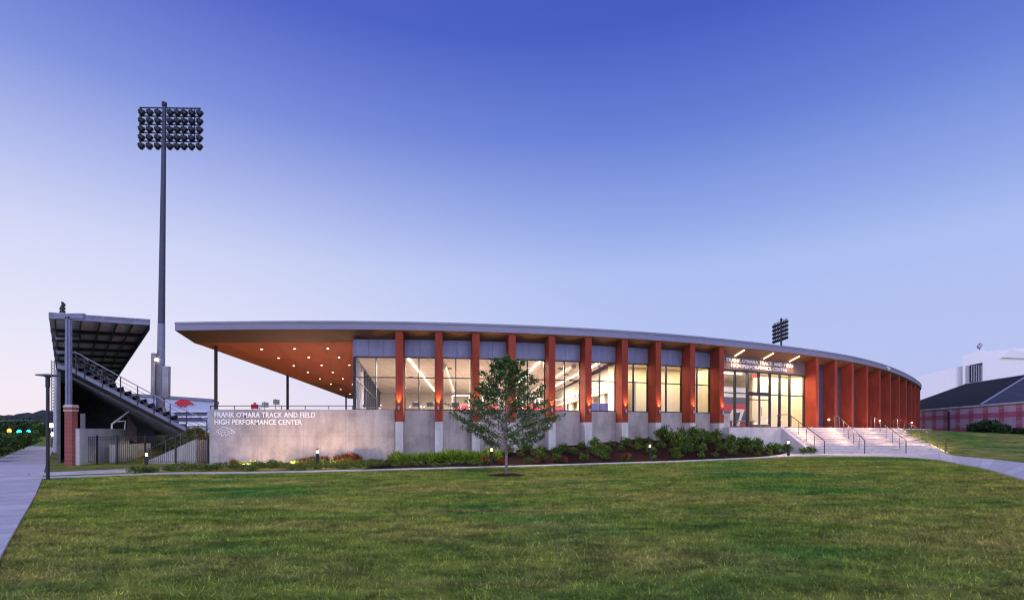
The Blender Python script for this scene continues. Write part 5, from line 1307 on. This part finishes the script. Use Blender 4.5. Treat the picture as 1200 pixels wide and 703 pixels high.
finish_plants()

# ------------------------------------------------------------------ sky, sun, camera
w = bpy.data.worlds.new('World'); scene.world = w; w.use_nodes = True; nt = w.node_tree; nt.nodes.clear()
out = N(nt, 'ShaderNodeOutputWorld'); bg = N(nt, 'ShaderNodeBackground'); bg2 = N(nt, 'ShaderNodeBackground'); add = N(nt, 'ShaderNodeAddShader')
tc = N(nt, 'ShaderNodeTexCoord'); sx = N(nt, 'ShaderNodeSeparateXYZ'); nt.links.new(tc.outputs['Generated'], sx.inputs[0])
def lin(c):
    return tuple(((v / 255) / 12.92 if v / 255 <= .04045 else ((v / 255 + .055) / 1.055) ** 2.4) for v in c)
z = sx.outputs[2]
# stops by sine of elevation
RT = [(0., (178, 186, 230)), (.06, (184, 192, 236)), (.16, (180, 193, 240)), (.28, (170, 189, 240)), (.36, (143, 166, 230)), (.48, (102, 128, 213)), (.60, (70, 93, 193)), (1., (40, 56, 140))]
LF = [(0., (247, 232, 240)), (.06, (243, 234, 246)), (.16, (228, 228, 248)), (.28, (210, 215, 246)), (.36, (184, 193, 239)), (.48, (128, 147, 221)), (.60, (84, 104, 200)), (1., (44, 58, 142))]
rA = ramp(nt, z, [(p, lin(c)) for p, c in RT]); rB = ramp(nt, z, [(p, lin(c)) for p, c in LF])
side = N(nt, 'ShaderNodeMapRange'); nt.links.new(sx.outputs[0], side.inputs[0]); side.inputs[1].default_value = -.75; side.inputs[2].default_value = .35; side.inputs[3].default_value = 1; side.inputs[4].default_value = 0; side.interpolation_type = 'SMOOTHSTEP'
skyc = mix(nt, side.outputs[0], rA, rB)
back = N(nt, 'ShaderNodeMapRange'); nt.links.new(sx.outputs[1], back.inputs[0]); back.inputs[1].default_value = .25; back.inputs[2].default_value = -.5; back.inputs[3].default_value = 1.; back.inputs[4].default_value = 2.2  # unseen sky behind the camera brightened as added fill light
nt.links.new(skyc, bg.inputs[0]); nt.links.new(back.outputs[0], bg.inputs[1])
nis = N(nt, 'ShaderNodeTexSky', sky_type='NISHITA'); nis.sun_disc = False; nis.sun_elevation = R(8); nis.sun_rotation = R(200)
nt.links.new(nis.outputs[0], bg2.inputs[0]); bg2.inputs[1].default_value = .004
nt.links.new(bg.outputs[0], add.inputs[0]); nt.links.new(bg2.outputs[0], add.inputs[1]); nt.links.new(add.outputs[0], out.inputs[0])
sun = bpy.data.lights.new('sun', 'SUN'); sun.energy = 1.2; sun.angle = R(35); sun.color = (1., .88, .80)
so = bpy.data.objects.new('sun', sun); col.objects.link(so)
so.rotation_euler = Vector((-.35, .75, -.70)).to_track_quat('-Z', 'Y').to_euler()
cam = bpy.data.cameras.new('camera'); cam.sensor_width = 36; cam.lens = 36 * F_PX / 1200; cam.shift_y = 153.5 / 1200
cam.clip_end = 5000; cam.clip_start = .1
co = bpy.data.objects.new('camera', cam); co.location = (0, 0, EYE); co.rotation_euler = (R(90), 0, 0); col.objects.link(co); scene.camera = co
scene.view_settings.view_transform = 'Standard'; scene.view_settings.look = 'None'; scene.view_settings.exposure = 0; scene.view_settings.gamma = 1
scene.cycles.use_denoising = True; scene.cycles.filter_width = 1.15
scene.cycles.max_bounces = 6; scene.cycles.transparent_max_bounces = 12; scene.cycles.sample_clamp_indirect = 6
scene.cycles.caustics_reflective = False; scene.cycles.caustics_refractive = False
